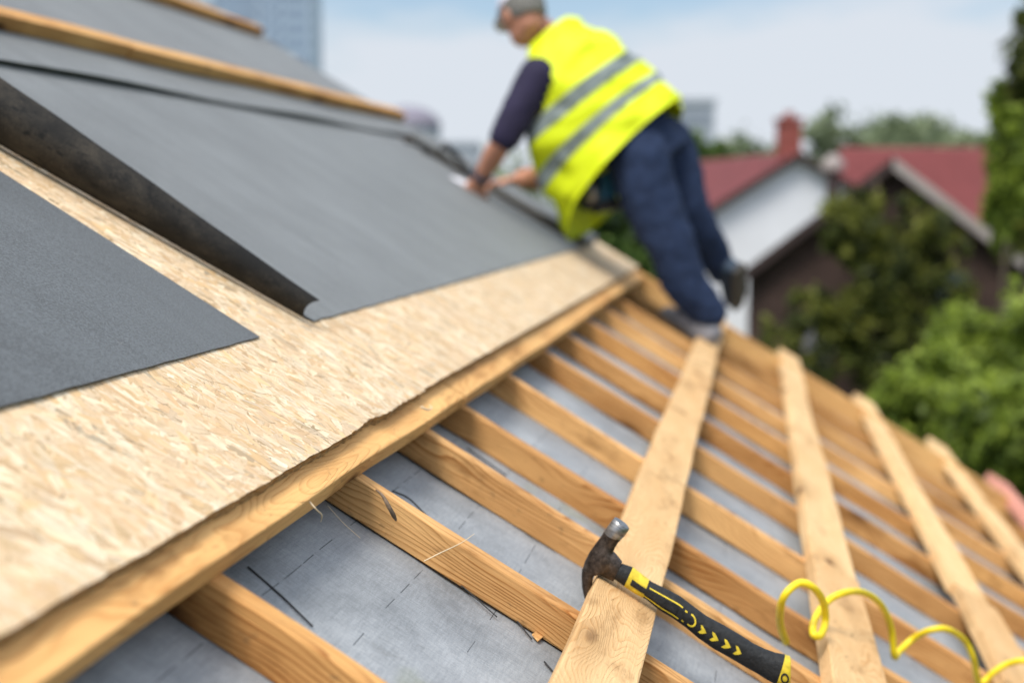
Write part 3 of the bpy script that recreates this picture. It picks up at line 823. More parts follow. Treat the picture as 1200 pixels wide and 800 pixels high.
# trousers
m = MB()
limb(m, [hpL.lerp(tor(.9), .45), hpL, hpL.lerp(knL, .5) + R @ Vector((-.01, -.01, 0)), knL, knL.lerp(anL, .45) + R @ Vector((-.012, -.015, 0)), anL + R @ Vector((-.0, .02, 0))], [.115, .122, .110, .094, .084, .068])
limb(m, [hpR.lerp(tor(.9), .45), hpR, hpR.lerp(knR, .5), knR, knR.lerp(anR, .45), anR], [.115, .115, .100, .080, .074, .062])
m.loft([(tor(.82), Wd*.17, Nd*.125), (tor(.95), Wd*.18, Nd*.135), (tor(1.12), Wd*.175, Nd*.13)], 20)
jo = m.build('trousers', JEANS, person, MP, True)
remesh(jo, .009, 1)
tx = bpy.data.textures.new('fold', 'CLOUDS'); tx.noise_scale = .07
def folds(o, strength, tex=tx):
    md = o.modifiers.new('d', 'DISPLACE'); md.texture = tex; md.texture_coords = 'LOCAL'; md.strength = strength; md.mid_level = .5
    bpy.context.view_layer.update(); dg = bpy.context.evaluated_depsgraph_get()
    me = bpy.data.meshes.new_from_object(o.evaluated_get(dg)); o.modifiers.clear(); o.data = me
folds(jo, .020)
# shirt: sleeves and collar
m = MB()
limb(m, [shL + Wd*.02, shL.lerp(elL, .5), elL.lerp(wrL, .02)], [.078, .068, .060])
limb(m, [shR, shR.lerp(elR, .5), elR.lerp(wrR, .02)], [.078, .068, .060])
m.loft([(tor(.02), Wd*.085, Nd*.075), (tor(.10), Wd*.145, Nd*.10), (tor(.2), Wd*.195, Nd*.115), (tor(.4), Wd*.195, Nd*.13), (tor(.8), Wd*.17, Nd*.125)], 24)
sh = m.build('shirt', SHIRT, person, MP, True); remesh(sh, .009, 2); folds(sh, .012)
# vest: a loose open shell with hem flaring
front = -Nd if (-Nd).dot(R @ Vector((-1, -1, 0))) > 0 else Nd
prof = [(-.07, .080, .075, 0), (.04, .135, .10, 0), (.13, .19, .125, 0), (.22, .215, .145, .0), (.36, .222, .158, .005), (.50, .228, .168, .012), (.64, .236, .178, .02), (.78, .246, .188, .028), (.90, .258, .198, .036), (1.0, .268, .205, .045)]
ns_, na_ = 40, 56
def vestpt(s, a, off=0.0):
    """s 0 neck .. 1 hem ; a angle round the torso"""
    x = s*(len(prof)-1); i = min(int(x), len(prof)-2); f_ = x-i
    t, wa, wb, fo = (prof[i][j]*(1-f_) + prof[i+1][j]*f_ for j in range(4))
    fr = front
    ca, sa = math.cos(a), math.sin(a)
    p = tor(t) + Wd*(wa+off)*ca + fr*(wb+off)*sa + fr*fo*(1 + sa)
    p += R @ Vector((-.80, -.60, 0)) * ((.045*min(1, s/.12) + .075*min(1, max(0, s-.18)/.4)) * min(1, max(0, .42 - .62*ca + .25*sa)))
    # hem hangs further at the front
    hang = max(0, s-.55)/.45
    p += ax*(.07*hang*sa - .01*hang)
    if sa > 0: p += Vector((0, 0, -1))*.05*hang*sa
    p += (Wd*ca + fr*sa)*((.006*math.sin(a*5+s*9) + .005*math.sin(a*9-s*14))*(.3+s) + .030*mnoise.noise(p*9) + .014*mnoise.noise(p*22) + .012)
    return p
m = MB(); vs = []; fs = []
for lay in (0, 1):
    for i in range(ns_+1):
        for j in range(na_): vs.append(vestpt(i/ns_, 2*math.pi*j/na_, -.004*lay))
q = (ns_+1)*na_
# armhole on the camera-side shoulder
shoulder_l = shL.lerp(elL, .10)
def hole(idx):
    c = sum((vs[k] for k in idx), Vector())/len(idx)
    for (p0, p1, r0) in ((shL, elL, .088), (shR, elR, .088)):
        d = (p1-p0).normalized(); w = c - (p0 - d*.02); al = w.dot(d)
        if al > -.01 and (w - d*al).length < r0 and al < .22: return True
    return False
for i in range(ns_):
    for j in range(na_):
        j2 = (j+1) % na_; a = (i*na_+j, (i+1)*na_+j, (i+1)*na_+j2, i*na_+j2)
        if hole(a): continue
        fs.append(a); fs.append(tuple(q+k for k in reversed(a)))
for i_ in (0, ns_):
    for j in range(na_):
        j2 = (j+1) % na_; a = (i_*na_+j, i_*na_+j2); fs.append((a[0], a[1], q+a[1], q+a[0]))
m.add(vs, fs); vest = m.build('vest', VEST, person, MP, True)
for (s0, s1) in ((.46, .54), (.67, .75)):
    m = MB(); vs = []; fs = []
    for i in range(5):
        for j in range(96): vs.append(vestpt(s0 + (s1-s0)*i/4, 2*math.pi*j/96, .004))
    for i in range(4):
        for j in range(96): fs.append((i*96+j, (i+1)*96+j, (i+1)*96+(j+1) % 96, i*96+(j+1) % 96))
    m.add(vs, fs); m.build('reflective_stripe', STRIPE, vest, None, True).matrix_local = Matrix.Identity(4)
# cap with peak and band of hair
m = MB()
secs = []
for k in range(9):
    ph = math.pi/2*k/8
    secs.append((hc + hup*(.038 + .088*math.sin(ph)), hr*(.086*max(.04, math.cos(ph))), hd*(.108*max(.04, math.cos(ph)))))
m.loft(secs, 24)
m.loft([(hc + hup*.040 + hd*.07, hr*.070, hup*.004), (hc + hup*.036 + hd*.125, hr*.062, hup*.004), (hc + hup*.028 + hd*.150, hr*.035, hup*.003)], 16)
m.build('cap', CAPM, person, MP, True)
m = MB()
m.loft([(hc + hup*.040 - hd*.002, hr*.0845, hd*.1035), (hc + hup*.010 - hd*.012, hr*.083, hd*.096), (hc - hup*.030 - hd*.030, hr*.072, hd*.074), (hc - hup*.048 - hd*.040, hr*.058, hd*.055)], 24)
m.build('hair', HAIR, person, MP, True)

m = MB(); d_ = (wrL - elL).normalized(); sd_ = d_.cross(Vector((0,0,1))).normalized(); q_ = d_.cross(sd_)
m.loft([(wrL - d_*.022, sd_*.041, q_*.041), (wrL - d_*.004, sd_*.040, q_*.040)], 18); m.build('wrist_band', SHOE2, person, MP, True)
# things at the worker's hands
BLK = plain('black_plastic', (.02, .022, .026), .5, .3, 40); BLU = plain('blue_plastic', (.02, .11, .20), .45, .2, 30); WHT = plain('white_cloth', (.72, .72, .78), .7, .1, 30)
tb = P_(545, 214, .08)
st = empty('cutter', Matrix.Translation(tb), 'dark handled roofing cutter held flat on the sheet by the worker\'s near hand', 'cutter')
TM = Matrix.Translation(-tb)
m = MB(); m.tube(catmull([P_(522,170,.12), P_(536,184,.12), P_(548,200,.10), P_(556,222,.08), P_(570,232,.06)], 5), [.013]*21, 10, flat=.6); m.build('handle', BLK, st, TM, True)
m = MB(); m.loft([(P_(552,221,.1), R@Vector((0,.022,0)), awy*.015), (P_(535,214,.12), R@Vector((0,.02,0)), awy*.03), (P_(518,207,.14), R@Vector((0,.008,0)), awy*.02)], 12, 2.6); m.build('pale_head', WHT, st, TM, True)
tb = P_(700, 225, .0)
st = empty('power_tool', Matrix.Translation(tb), 'blue and black power tool with a round silver face hanging below the yellow vest', 'power tool')
TM = Matrix.Translation(-tb)
m = MB(); m.loft([(P_(704,205,.1), R@Vector((.04,.02,0)), awy*.03), (P_(706,222,.1), R@Vector((.055,.02,0)), awy*.035), (P_(710,238,.1), R@Vector((.04,.01,0)), awy*.03)], 14, 3.0); m.build('blue_body', BLU, st, TM, True)
m = MB(); m.loft([(P_(706,236,.1), R@Vector((.055,.015,0)), awy*.035), (P_(714,247,.1), R@Vector((.06,.01,0)), awy*.03)], 14, 3.0)
m.tube([P_(696,212,.08), P_(688,238,.08)], [.03, .035], 12); m.build('black_body', BLK, st, TM, True)
m = MB(); dn = R@Vector((-.5,-.2,.85)); dn.normalize(); a_ = dn.cross(Vector((0,0,1))).normalized(); b_ = dn.cross(a_); c_ = P_(690,226,.05)
m.loft([(c_ - dn*.01, a_*.04, b_*.04), (c_ + dn*.012, a_*.04, b_*.04), (c_ + dn*.016, a_*.02, b_*.02)], 18); m.build('silver_face', STEEL_B, st, TM, True)
m = MB(); m.tube([P_(708,205,.1), P_(722,195,.1), P_(735,190,.1)], .008, 8); m.build('belt_hook', BLK, st, TM, True)
# dark cord loop on the sheet above the hand
m = MB(); m.tube(catmull([roof(-1.30,5.55,.115)-P_(500,180), roof(-1.22,5.62,.13)-P_(500,180), P_(492,183,.5)-P_(500,180), P_(512,176,.5)-P_(500,180), P_(524,171,.3)-P_(500,180)], 6), .007, 8)
o = m.build('black_strap', BLK, None, Matrix.Translation(P_(500,180)), True); tag(o, 'thin black strap arching from the cutter onto the sheet', 'strap')

# ------------------------------------------------------------------ ground and background
GZ = -6.2
YAW = math.atan2(.16772, .98583)
BM = Matrix.Rotation(YAW, 4, 'Z')
def gb(px, py, D):     # in the yawed frame: x right, y away, z up  (px,py seen at forward distance D)
    p = at(px, py, D); return BM.inverted() @ p
GRASS = plain('grass', (.055, .085, .025), .95, .45, 1.2, .1)
m = MB(); n = 24; S_ = 900
vs = [(-S_ + 2*S_*i/n, -S_*.3 + 1.9*S_*j/n, GZ) for i in range(n+1) for j in range(n+1)]
m.add(vs, [(i*(n+1)+j, (i+1)*(n+1)+j, (i+1)*(n+1)+j+1, i*(n+1)+j+1) for i in range(n) for j in range(n)])
tag(m.build('ground', GRASS), kind='structure')

def mat_leaf(name, a, b, c):
    t = NT(name); at_ = t.n('ShaderNodeAttribute', attribute_name='tone').outputs['Fac']
    col = t.ramp(at_, [(0, a), (.5, b), (1, c)])
    t.b.inputs['Subsurface Weight'].default_value = 0
    m_ = t.fin(col, .55, .3)
    # leaves let some light through
    tr = t.n('ShaderNodeBsdfTranslucent'); t.L.new(col, tr.inputs[0]); mx = t.n('ShaderNodeMixShader'); mx.inputs[0].default_value = .3
    out = t.t.nodes['Material Output']; t.L.new(t.b.outputs[0], mx.inputs[1]); t.L.new(tr.outputs[0], mx.inputs[2]); t.L.new(mx.outputs[0], out.inputs[0])
    return m_
LEAF_MID = mat_leaf('leaf_mid', (.03,.06,.014), (.075,.13,.028), (.16,.25,.05))
LEAF_BR = mat_leaf('leaf_bright', (.06,.09,.012), (.175,.24,.028), (.34,.42,.06))
LEAF_DK = mat_leaf('leaf_dark', (.026,.036,.010), (.080,.098,.018), (.26,.27,.05))
LEAF_FAR = mat_leaf('leaf_far_haze', (.12,.16,.085), (.20,.25,.14), (.32,.37,.22))  # distance haze is mixed into these paler leaf colours
TRUNK = plain('trunk_bark', (.09, .07, .05), .9, .4, 9, .2, .6)
def leaves(name, parent, M, blobs, nclump, per, leaf, mat, seed=0, flatten=1.0):
    """blobs: (centre, radii). Clumps fill the outer two thirds of each blob; leaves scatter round each clump"""
    g = np.random.default_rng(seed); wts = np.array([b[1][0]*b[1][1]*b[1][2] for b in blobs])**.66; wts /= wts.sum()
    V_, F_, T_ = [], [], []
    for bi, (c, r) in enumerate(blobs):
        k = max(3, int(nclump*wts[bi])); d = g.normal(size=(k, 3)); d /= np.linalg.norm(d, axis=1)[:, None]
        rad_ = g.uniform(.45, 1.08, k)[:, None]
        cc = np.array(c) + d*rad_*np.array(r)
        tone = g.uniform(0, 1, k)
        cs = min(r)*g.uniform(.10, .30, k)
        L = (cc[:, None, :] + g.normal(size=(k, per, 3))*cs[:, None, None]*.8).reshape(-1, 3)
        tn = np.clip(np.repeat(tone, per) + g.normal(size=k*per)*.15, 0, 1)
        a = g.normal(size=L.shape); a /= np.linalg.norm(a, axis=1)[:, None]
        b = np.cross(a, g.normal(size=L.shape)); b /= np.linalg.norm(b, axis=1)[:, None]
        s = (leaf*g.uniform(.6, 1.4, len(L)))[:, None]
        q = np.stack([L - a*s, L + b*s*.45, L + a*s, L - b*s*.45], 1)
        V_.append(q.reshape(-1, 3)); T_.append(tn)
    V_ = np.concatenate(V_); T_ = np.concatenate(T_); nf = len(T_)
    me = bpy.data.meshes.new(name); me.vertices.add(len(V_)); me.vertices.foreach_set('co', V_.ravel())
    me.loops.add(nf*4); me.loops.foreach_set('vertex_index', np.arange(nf*4, dtype=np.int32))
    me.polygons.add(nf); me.polygons.foreach_set('loop_start', np.arange(0, nf*4, 4, dtype=np.int32)); me.polygons.foreach_set('loop_total', np.full(nf, 4, dtype=np.int32))
    me.update(calc_edges=True); me.validate()
    me.materials.append(mat); t = me.attributes.new('tone', 'FLOAT', 'FACE'); t.data.foreach_set('value', T_.astype(np.float32))
    o = bpy.data.objects.new(name, me); COL.objects.link(o)
    if parent: o.parent = parent
    o.matrix_local = M; return o
def tree(px, py_top, py_bot, wpx, D, mat, label, group, seed, leaf=.14, nclump=420, per=26, depth=None, name='tree', nb=7):
    c = gb(px, (py_top+py_bot)/2, D); k = D/FPX; hw = wpx*k/2; hh = (py_bot-py_top)*k/2; dp = depth or hw
    base_ = Vector((c.x, c.y, GZ)); root = empty(name, BM @ Matrix.Translation(base_), label, 'tree' if name == 'tree' else name, group)
    r = random.Random(seed); cz = c.z - GZ; blobs = [((0, 0, cz), (hw*.7, dp*.7, hh*.75))]
    m = MB(); m.tube([(0,0,0), (.1,0,cz*.3), (0,.05,cz*.75), (0,0,cz)], [max(.08, hw*.10), hw*.075+.03, hw*.05+.02, .03], 8)
    for i in range(nb):
        a = i*2.4 + r.random(); e = r.uniform(-.55, .72)
        q = Vector((math.cos(a)*hw*.58*r.uniform(.6, 1.1), math.sin(a)*dp*.55, cz + e*hh)); s = r.uniform(.32, .52)
        blobs.append((tuple(q), (hw*s, dp*s, hh*s*.9)))
        m.tube([(0, 0, max(.5, cz - hh*.6)), (q.x*.5, q.y*.5, q.z - hh*.25), tuple(q)], [hw*.04+.02, hw*.025+.015, .015], 6)
    m.build('trunk', TRUNK, root, None, True).matrix_local = IDM
    leaves('crown', root, IDM, blobs, nclump, per, leaf, mat, seed)
    return root
GTR = 'trees standing behind the houses'
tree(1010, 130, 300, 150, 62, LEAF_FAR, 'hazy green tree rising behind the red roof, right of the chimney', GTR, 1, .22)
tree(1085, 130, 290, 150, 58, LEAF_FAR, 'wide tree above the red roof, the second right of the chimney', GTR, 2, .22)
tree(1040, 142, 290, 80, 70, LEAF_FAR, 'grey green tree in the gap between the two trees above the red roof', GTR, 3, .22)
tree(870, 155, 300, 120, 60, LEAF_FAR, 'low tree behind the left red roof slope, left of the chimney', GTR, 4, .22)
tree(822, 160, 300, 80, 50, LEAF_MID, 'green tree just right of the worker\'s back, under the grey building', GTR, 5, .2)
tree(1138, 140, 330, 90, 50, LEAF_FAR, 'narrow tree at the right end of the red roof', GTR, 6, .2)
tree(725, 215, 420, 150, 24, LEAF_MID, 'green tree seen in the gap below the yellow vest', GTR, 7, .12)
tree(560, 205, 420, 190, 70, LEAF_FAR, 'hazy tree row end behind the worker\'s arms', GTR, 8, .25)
# right edge tall tree
tree(1212, -60, 330, 90, 19, LEAF_DK, 'tall dark tree cut by the right edge of the photo', None, 9, .075, 420, 30, nb=10)
tree(1182, 95, 300, 62, 17, LEAF_BR, 'small leafy yellow green tree in front of the tall dark tree', None, 10, .06, 260, 30)
# bushes lower right
GBU = 'bushes below the right side of the roof'
def bush(px, pt, pb, w, D, mat, label, seed, leaf=.05, nc=420):
    return tree(px, pt, pb, w, D, mat, label, GBU, seed, leaf, nc, 34, name='bush', nb=11)
bush(1222, 325, 640, 250, 11.5, LEAF_BR, 'big bright green bush at the right edge below the brown house', 21, nc=620)
bush(1125, 425, 640, 200, 10.5, LEAF_BR, 'green bush meeting the plank ends, left of the big bright bush', 22, nc=480)
bush(1040, 450, 640, 110, 12.5, LEAF_MID, 'darker low bush right below the ivy column', 23, nc=300)
bush(1215, 440, 700, 200, 9.5, LEAF_BR, 'nearest leafy bush beside the pinkish plank', 24, nc=420)

# ---- houses
ROOFR = plain('red_roof', (.18, .045, .045), .7, .2, 2.5); WHITEW = plain('white_render', (.78, .78, .81), .85, .08, 1.0)
BROWN = plain('brown_boards', (.055, .034, .028), .9, .55, 1.6); TRIMD = plain('dark_trim', (.045, .03, .028), .8, .3, 3); TRIMW = plain('pale_trim', (.34, .30, .28), .8, .1, 3)
BRICK = plain('chimney_brick', (.26, .075, .06), .85, .3, 5); GLASS = plain('window_glass', (.05, .07, .09), .15, .2, 2, .6)
def gable_house(px, py, D, half_px, slope, length, rot, name, label, wallm, roofm, trimm, over=.25, trimr=None):
    """apex pixel, half width in pixels, rake slope, length away, extra yaw"""
    a = gb(px, py, D); k = D/FPX; hw = half_px*k; root = empty(name, BM @ Matrix.Translation((a.x, a.y, GZ)) @ Matrix.Rotation(rot, 4, 'Z'), label, 'house')
    za = a.z - GZ; ze = za - hw*slope
    m = MB(); w = hw - over
    m.add([(-w,0,0),(w,0,0),(w,0,za-w*slope-.1),(0,0,za-.1),(-w,0,za-w*slope-.1),(-w,length,0),(w,length,0),(w,length,za-w*slope-.1),(0,length,za-.1),(-w,length,za-w*slope-.1)],
          [(0,1,2,3,4),(9,8,7,6,5),(0,4,9,5),(2,1,6,7)])
    m.build('wall', wallm, root)
    m = MB(); t = .12
    for s_ in (-1, 1):
        x0, x1 = 0, s_*hw
        m.add([(x0,-over,za),(x1,-over,ze),(x1,length+over,ze),(x0,length+over,za),(x0,-over,za-t),(x1,-over,ze-t),(x1,length+over,ze-t),(x0,length+over,za-t)],
              [(0,1,2,3),(7,6,5,4),(0,4,5,1),(1,5,6,2),(2,6,7,3)])
    # tile courses as ridges
    for s_ in (-1, 1):
        for i in range(1, 14):
            f_ = i/14; x = s_*hw*f_; z = za - hw*f_*slope
            m.add([(x,-over-.005,z+.004),(x+s_*.03,-over-.005,z-.03*slope+.035),(x+s_*.03,length+over,z-.03*slope+.035),(x,length+over,z+.004)], [(0,1,2,3)])
    m.build('roof', roofm, root)
    for s_ in (-1, 1):
        m = MB(); d = .17; y = -over-.03
        m.add([(0,y,za+.02),(s_*hw,y,ze+.02),(s_*hw,y,ze-d),(0,y,za-d),(0,y+.025,za+.02),(s_*hw,y+.025,ze+.02),(s_*hw,y+.025,ze-d),(0,y+.025,za-d)],
              [(0,1,2,3),(7,6,5,4),(0,4,5,1),(2,6,7,3),(1,5,6,2)])
        m.build('barge_board', trimr if (s_ == 1 and trimr) else trimm, root)
    return root, za, hw
wh, za, hw = gable_house(935, 178, 35, 150, .60, 14, rad(9), 'white_house', 'white gabled house with red roof and brick chimney behind the worker\'s legs', WHITEW, ROOFR, TRIMD)
ch = MB(); ch.box((-.24, .4, za-.5), (.24, .95, za+.74)); ch.box((-.29, .36, za+.74), (.29, .99, za+.86)); cho = ch.build('chimney', BRICK, wh)
m = MB(); m.loft([((0,.67,za+.86), (.13,0,0), (0,.13,0)), ((0,.67,za+1.02), (.11,0,0), (0,.11,0))], 12); m.build('chimney_pot', BRICK, cho, None, True)
for sx in (-1, 1):
    for yy in (3.0, 8.5):
        xw = sx*(hw-.25); m = MB(); m.box((min(xw, xw+sx*.05), yy, 3.0), (max(xw, xw+sx*.05), yy+1.1, 4.3)); wo = m.build('window', TRIMW, wh)
        xp = xw + sx*.052; m = MB(); m.box((min(xp, xp+sx*.01), yy+.1, 3.1), (max(xp, xp+sx*.01), yy+1.0, 4.2)); m.build('pane', GLASS, wo)
bh, za, hw = gable_house(1047, 186, 22, 185, .78, 9, rad(-14), 'brown_house', 'dark brown weathered gabled house half covered by ivy, pale barge board on its right', BROWN, ROOFR, TRIMD, trimr=TRIMW)
m = MB(); m.box((-1.30, -.06, 0), (-.92, -.01, za-2.5)); m.build('door', plain('pale_door', (.16, .16, .17), .8, .4, 3), bh)
m = MB(); m.box((.65, -.05, za-2.6), (1.2, -.01, za-1.7)); wo = m.build('window', TRIMD, bh); m = MB(); m.box((.7,-.065,za-2.55),(1.15,-.052,za-1.75)); m.build('pane', GLASS, wo)
# vent pipe and lamp-like cowl at the white/brown corner
p = gb(976, 200, 30); root = empty('vent_pipe', BM @ Matrix.Translation((p.x, p.y, GZ)), 'dark vent pipe with a pale cowl between the white and the brown house', 'pipe')
hz = p.z - GZ
m = MB(); m.tube([(0,0,0), (0,0,hz)], .13, 12); m.build('pipe', TRIMD, root, None, True)
m = MB(); m.loft([((0,0,hz+.0), (.22,0,0), (0,.22,0)), ((0,0,hz+.15), (.26,0,0), (0,.26,0)), ((0,0,hz+.34), (.08,0,0), (0,.08,0))], 14); m.build('cowl', TRIMW, root, None, True)
# small dark lean-to at corner
p = gb(978, 235, 28); root = empty('shed', BM @ Matrix.Translation((p.x, p.y, GZ)), 'small dark shed tucked between the white house and the brown gable', 'shed')
hz = p.z - GZ
m = MB(); m.box((-.38, -.3, 0), (.42, 1.2, hz-.9)); m.build('wall', BROWN, root)
m = MB(); m.add([(-.55,-.5,hz-.85),(.6,-.5,hz-.45),(.6,1.4,hz-.45),(-.55,1.4,hz-.85),(-.55,-.5,hz-.93),(.6,-.5,hz-.53),(.6,1.4,hz-.53),(-.55,1.4,hz-.93)], [(0,1,2,3),(7,6,5,4),(0,4,5,1),(1,5,6,2),(2,6,7,3),(3,7,4,0)]); m.build('roof', TRIMD, root)
# red roofed house behind (long side to us)
p0, p1 = gb(985, 178, 48), gb(1152, 168, 48); root = empty('red_roofed_house', BM @ Matrix.Translation((p0.x, p0.y, GZ)), 'long house with a broad red roof right of the chimney, behind the brown gable', 'house')
Lx = p1.x - p0.x; zr = (p0.z+p1.z)/2 - GZ
m = MB(); m.box((.2, -2.6, 0), (Lx-.2, 2.6, zr-2.7)); m.build('wall', WHITEW, root)
m = MB(); m.add([(0,0,zr),(Lx,0,zr),(Lx+.5,-3,zr-2.6),(-.5,-3,zr-2.6),(Lx+.5,3,zr-2.6),(-.5,3,zr-2.6)], [(0,3,2,1),(1,4,5,0),(0,5,3),(1,2,4),(2,3,5,4)])
for i in range(1, 15):
    f_ = i/15; m.add([(-.5*f_, -3*f_, zr-2.6*f_+.004), (Lx+.5*f_, -3*f_, zr-2.6*f_+.004), (Lx+.5*f_, -3*f_-.04, zr-2.6*f_+.02), (-.5*f_, -3*f_-.04, zr-2.6*f_+.02)], [(0,3,2,1)])
m.build('roof', ROOFR, root)
# ivy on the brown gable
p = gb(1030, 330, 21); root = empty('ivy', BM @ Matrix.Translation((p.x, p.y, GZ)), 'column of ivy climbing the middle of the brown gable', 'ivy')
cz = p.z - GZ; r = random.Random(4); blobs = []
for i in range(34):
    f_ = i/33; blobs.append(((r.uniform(-.72, .95)*(1-.30*f_), r.uniform(-.2, .1), .8 + f_*(cz+.15)), (.46*(1-.2*f_)+.1, .34, .45)))
for x, z in ((1.1, cz-.4), (1.5, cz-1.0), (-.95, cz-1.4), (.85, cz+.5), (-.5, cz+.6), (1.3, cz-1.8), (1.8, cz-1.9), (-1.5, cz-.95), (-1.1, cz-.35)): blobs.append(((x, -.1, z), (.42, .25, .38)))
m = MB(); m.tube([(0,.1,0),(.1,.1,cz*.5),(-.05,.1,cz+1.5)], [.12,.08,.03], 8); m.tube([(0.1,.1,cz*.5),(.6,.05,cz),(.95,0,cz-.2)], [.05,.03,.015], 6); m.build('stem', TRUNK, root, None, True)
leaves('foliage', root, IDM, blobs, 1500, 34, .06, LEAF_DK, 31)

# ---- far buildings
def tower(px0, px1, ptop, D, label, cm, wm, floors, cols, group=None, depth=14, name='tower_block', cat='building'):
    a, b = gb(px0, ptop, D), gb(px1, ptop, D); w = b.x - a.x; h = a.z - GZ
    root = empty(name, BM @ Matrix.Translation((a.x, a.y, GZ)), label, cat, group)
    m = MB(); m.box((0, 0, 0), (w, depth, h)); m.build('wall', cm, root)
    fh = (h-1)/floors
    for i in range(floors):
        m = MB(); m.box((w*.06, -.08, 1+i*fh+fh*.25), (w*.94, .05, 1+i*fh+fh*.75)); m.build('window_band', wm, root)
    m = MB(); m.box((-.2, -.2, h), (w+.2, depth+.2, h+.6)); m.build('parapet', cm, root); return root
BLUEC = plain('blue_cladding_haze', (.42, .50, .60), .5, .08, .1); BLUEG = plain('blue_glazing', (.12, .18, .28), .3, .15, .2, .5)  # tower cladding kept pale, its colour stands in for distance haze
PALEC = plain('pale_cladding', (.33, .36, .41), .7, .06, .1); PALEG = plain('pale_glazing', (.24, .27, .32), .4, .1, .2)
GTW = 'tower blocks beyond the upper left of the roof'
tower(243, 303, -70, 230, 'broad blue tower block above the topmost batten, left of its taller neighbour', BLUEC, BLUEG, 22, 4, GTW)
tower(303, 328, -95, 225, 'narrow dark blue tower strip in the middle of the tower pair', BLUEG, BLUEC, 24, 2, GTW)
tower(329, 362, -60, 220, 'slim blue tower block at the right of the group, against the open sky', BLUEC, BLUEG, 20, 3, GTW)
tower(775, 838, 122, 160, 'grey flat roofed block just right of the worker\'s back', PALEC, PALEG, 5, 5, None, name='flat_block')
tower(500, 560, 172, 170, 'pale low block behind the worker\'s near arm', PALEC, PALEC, 4, 5, None, name='flat_block')
MAUVE = plain('mauve_roof', (.20, .185, .23), .7, .1, .3)
a = gb(478, 150, 150); root = empty('domed_building', BM @ Matrix.Translation((a.x, a.y, GZ)), 'mauve domed building at the far end of the long batten', 'building')
h = a.z - GZ; m = MB()
m.loft([((0,0,0),(3.4,0,0),(0,3.4,0)), ((0,0,h),(3.4,0,0),(0,3.4,0))], 24); m.build('wall', PALEC, root)
m = MB(); m.loft([((0,0,h + 2.3*math.sin(t)), (3.5*math.cos(t)+.02,0,0), (0,3.5*math.cos(t)+.02,0)) for t in np.linspace(0, 1.55, 9)], 24); m.build('dome', MAUVE, root, None, True)

# ------------------------------------------------------------------ sky, sun, camera
EL, AZ = rad(60), rad(200)     # sun elevation ; azimuth from +Y clockwise
world = bpy.data.worlds.new('World'); scene.world = world; world.use_nodes = True
wt = world.node_tree; bg = wt.nodes['Background']
sky = wt.nodes.new('ShaderNodeTexSky'); sky.sky_type = 'NISHITA'; sky.sun_disc = False; sky.sun_elevation = EL; sky.sun_rotation = AZ
sky.air_density = 1.0; sky.dust_density = 1.5; sky.ozone_density = 2.0
tc = wt.nodes.new('ShaderNodeTexCoord'); mp = wt.nodes.new('ShaderNodeMapping'); mp.inputs['Scale'].default_value = (1, 1, 3.2)
wt.links.new(tc.outputs['Generated'], mp.inputs[0])
nz = wt.nodes.new('ShaderNodeTexNoise'); nz.inputs['Scale'].default_value = 4.2; nz.inputs['Detail'].default_value = 5; nz.inputs['Roughness'].default_value = .5
wt.links.new(mp.outputs[0], nz.inputs['Vector'])
sp = wt.nodes.new('ShaderNodeSeparateXYZ'); wt.links.new(tc.outputs['Generated'], sp.inputs[0])
mr = wt.nodes.new('ShaderNodeMapRange'); mr.inputs[1].default_value = .05; mr.inputs[2].default_value = .16; mr.inputs[3].default_value = .35; mr.inputs[4].default_value = -.22
wt.links.new(sp.outputs[2], mr.inputs[0])
ad = wt.nodes.new('ShaderNodeMath'); ad.operation = 'ADD'; wt.links.new(nz.outputs['Fac'], ad.inputs[0]); wt.links.new(mr.outputs[0], ad.inputs[1])
rp = wt.nodes.new('ShaderNodeValToRGB'); rp.color_ramp.elements[0].position = .38; rp.color_ramp.elements[1].position = .56
rp.color_ramp.elements[0].color = (.06,.06,.08,1); rp.color_ramp.elements[1].color = (.97,.97,.97,1)
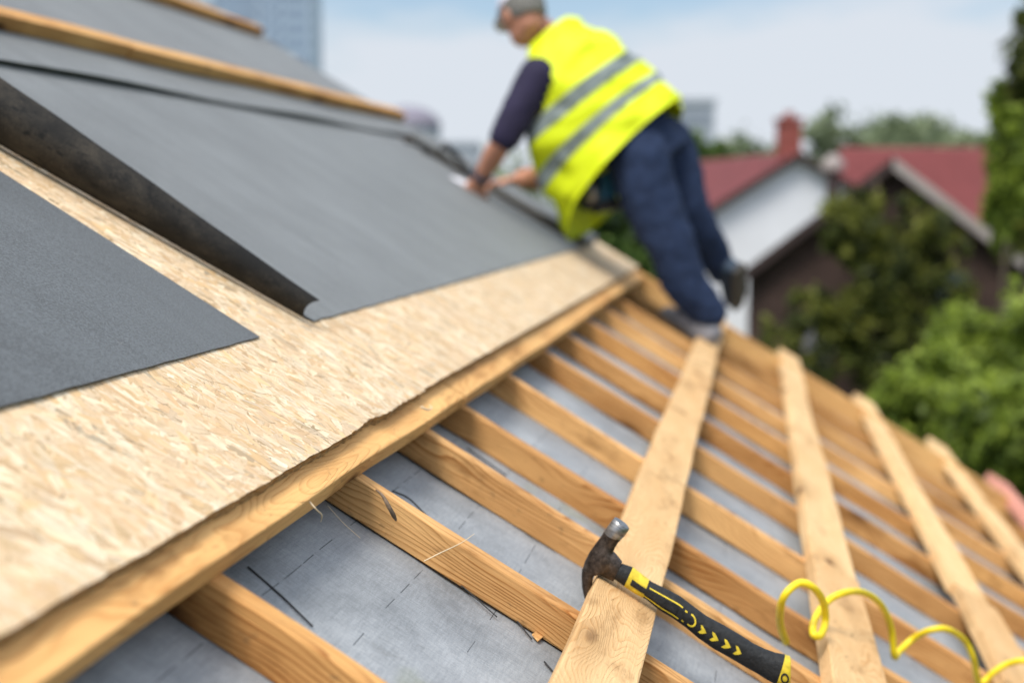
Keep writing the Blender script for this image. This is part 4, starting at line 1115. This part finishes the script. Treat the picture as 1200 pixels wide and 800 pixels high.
hz_ = wt.nodes.new('ShaderNodeMapRange'); hz_.inputs[1].default_value = .2; hz_.inputs[2].default_value = .5; hz_.inputs[3].default_value = 0; hz_.inputs[4].default_value = .3
wt.links.new(sp.outputs[2], hz_.inputs[0])
ad2 = wt.nodes.new('ShaderNodeMath'); ad2.operation = 'ADD'; wt.links.new(ad.outputs[0], ad2.inputs[0]); wt.links.new(hz_.outputs[0], ad2.inputs[1])
wt.links.new(ad2.outputs[0], rp.inputs[0])
mx = wt.nodes.new('ShaderNodeMix'); mx.data_type = 'RGBA'
wt.links.new(rp.outputs[0], mx.inputs[0]); wt.links.new(sky.outputs[0], mx.inputs[6]); mx.inputs[7].default_value = (5.0, 5.35, 5.85, 1)
# an overcast sky is brighter towards the zenith than at the horizon
zr_ = wt.nodes.new('ShaderNodeMapRange'); zr_.inputs[1].default_value = .18; zr_.inputs[2].default_value = .9; zr_.inputs[3].default_value = 1.0; zr_.inputs[4].default_value = 1.9
wt.links.new(sp.outputs[2], zr_.inputs[0])
vm = wt.nodes.new('ShaderNodeVectorMath'); vm.operation = 'SCALE'; wt.links.new(mx.outputs[2], vm.inputs[0]); wt.links.new(zr_.outputs[0], vm.inputs['Scale'])
wt.links.new(vm.outputs[0], bg.inputs[0]); bg.inputs[1].default_value = .10
sl = bpy.data.lights.new('sun', 'SUN'); sl.energy = 2.6; sl.angle = rad(22); sl.color = (1, .95, .87)
so = bpy.data.objects.new('sun', sl); COL.objects.link(so)
sd = Vector((math.sin(AZ)*math.cos(EL), math.cos(AZ)*math.cos(EL), math.sin(EL)))
so.rotation_euler = sd.to_track_quat('Z', 'Y').to_euler()

cam = bpy.data.cameras.new('camera'); co = bpy.data.objects.new('camera', cam); COL.objects.link(co)
co.matrix_world = Matrix.Translation(CAM) @ R.to_4x4()
cam.sensor_width = 36; cam.lens = 36*FPX/1200; cam.clip_start = .02; cam.clip_end = 3000
cam.dof.use_dof = True; cam.dof.focus_distance = 1.75; cam.dof.aperture_fstop = 50/1000/.0197
scene.camera = co
scene.view_settings.view_transform = 'Standard'; scene.view_settings.look = 'None'; scene.view_settings.gamma = 1
scene.view_settings.exposure = .54
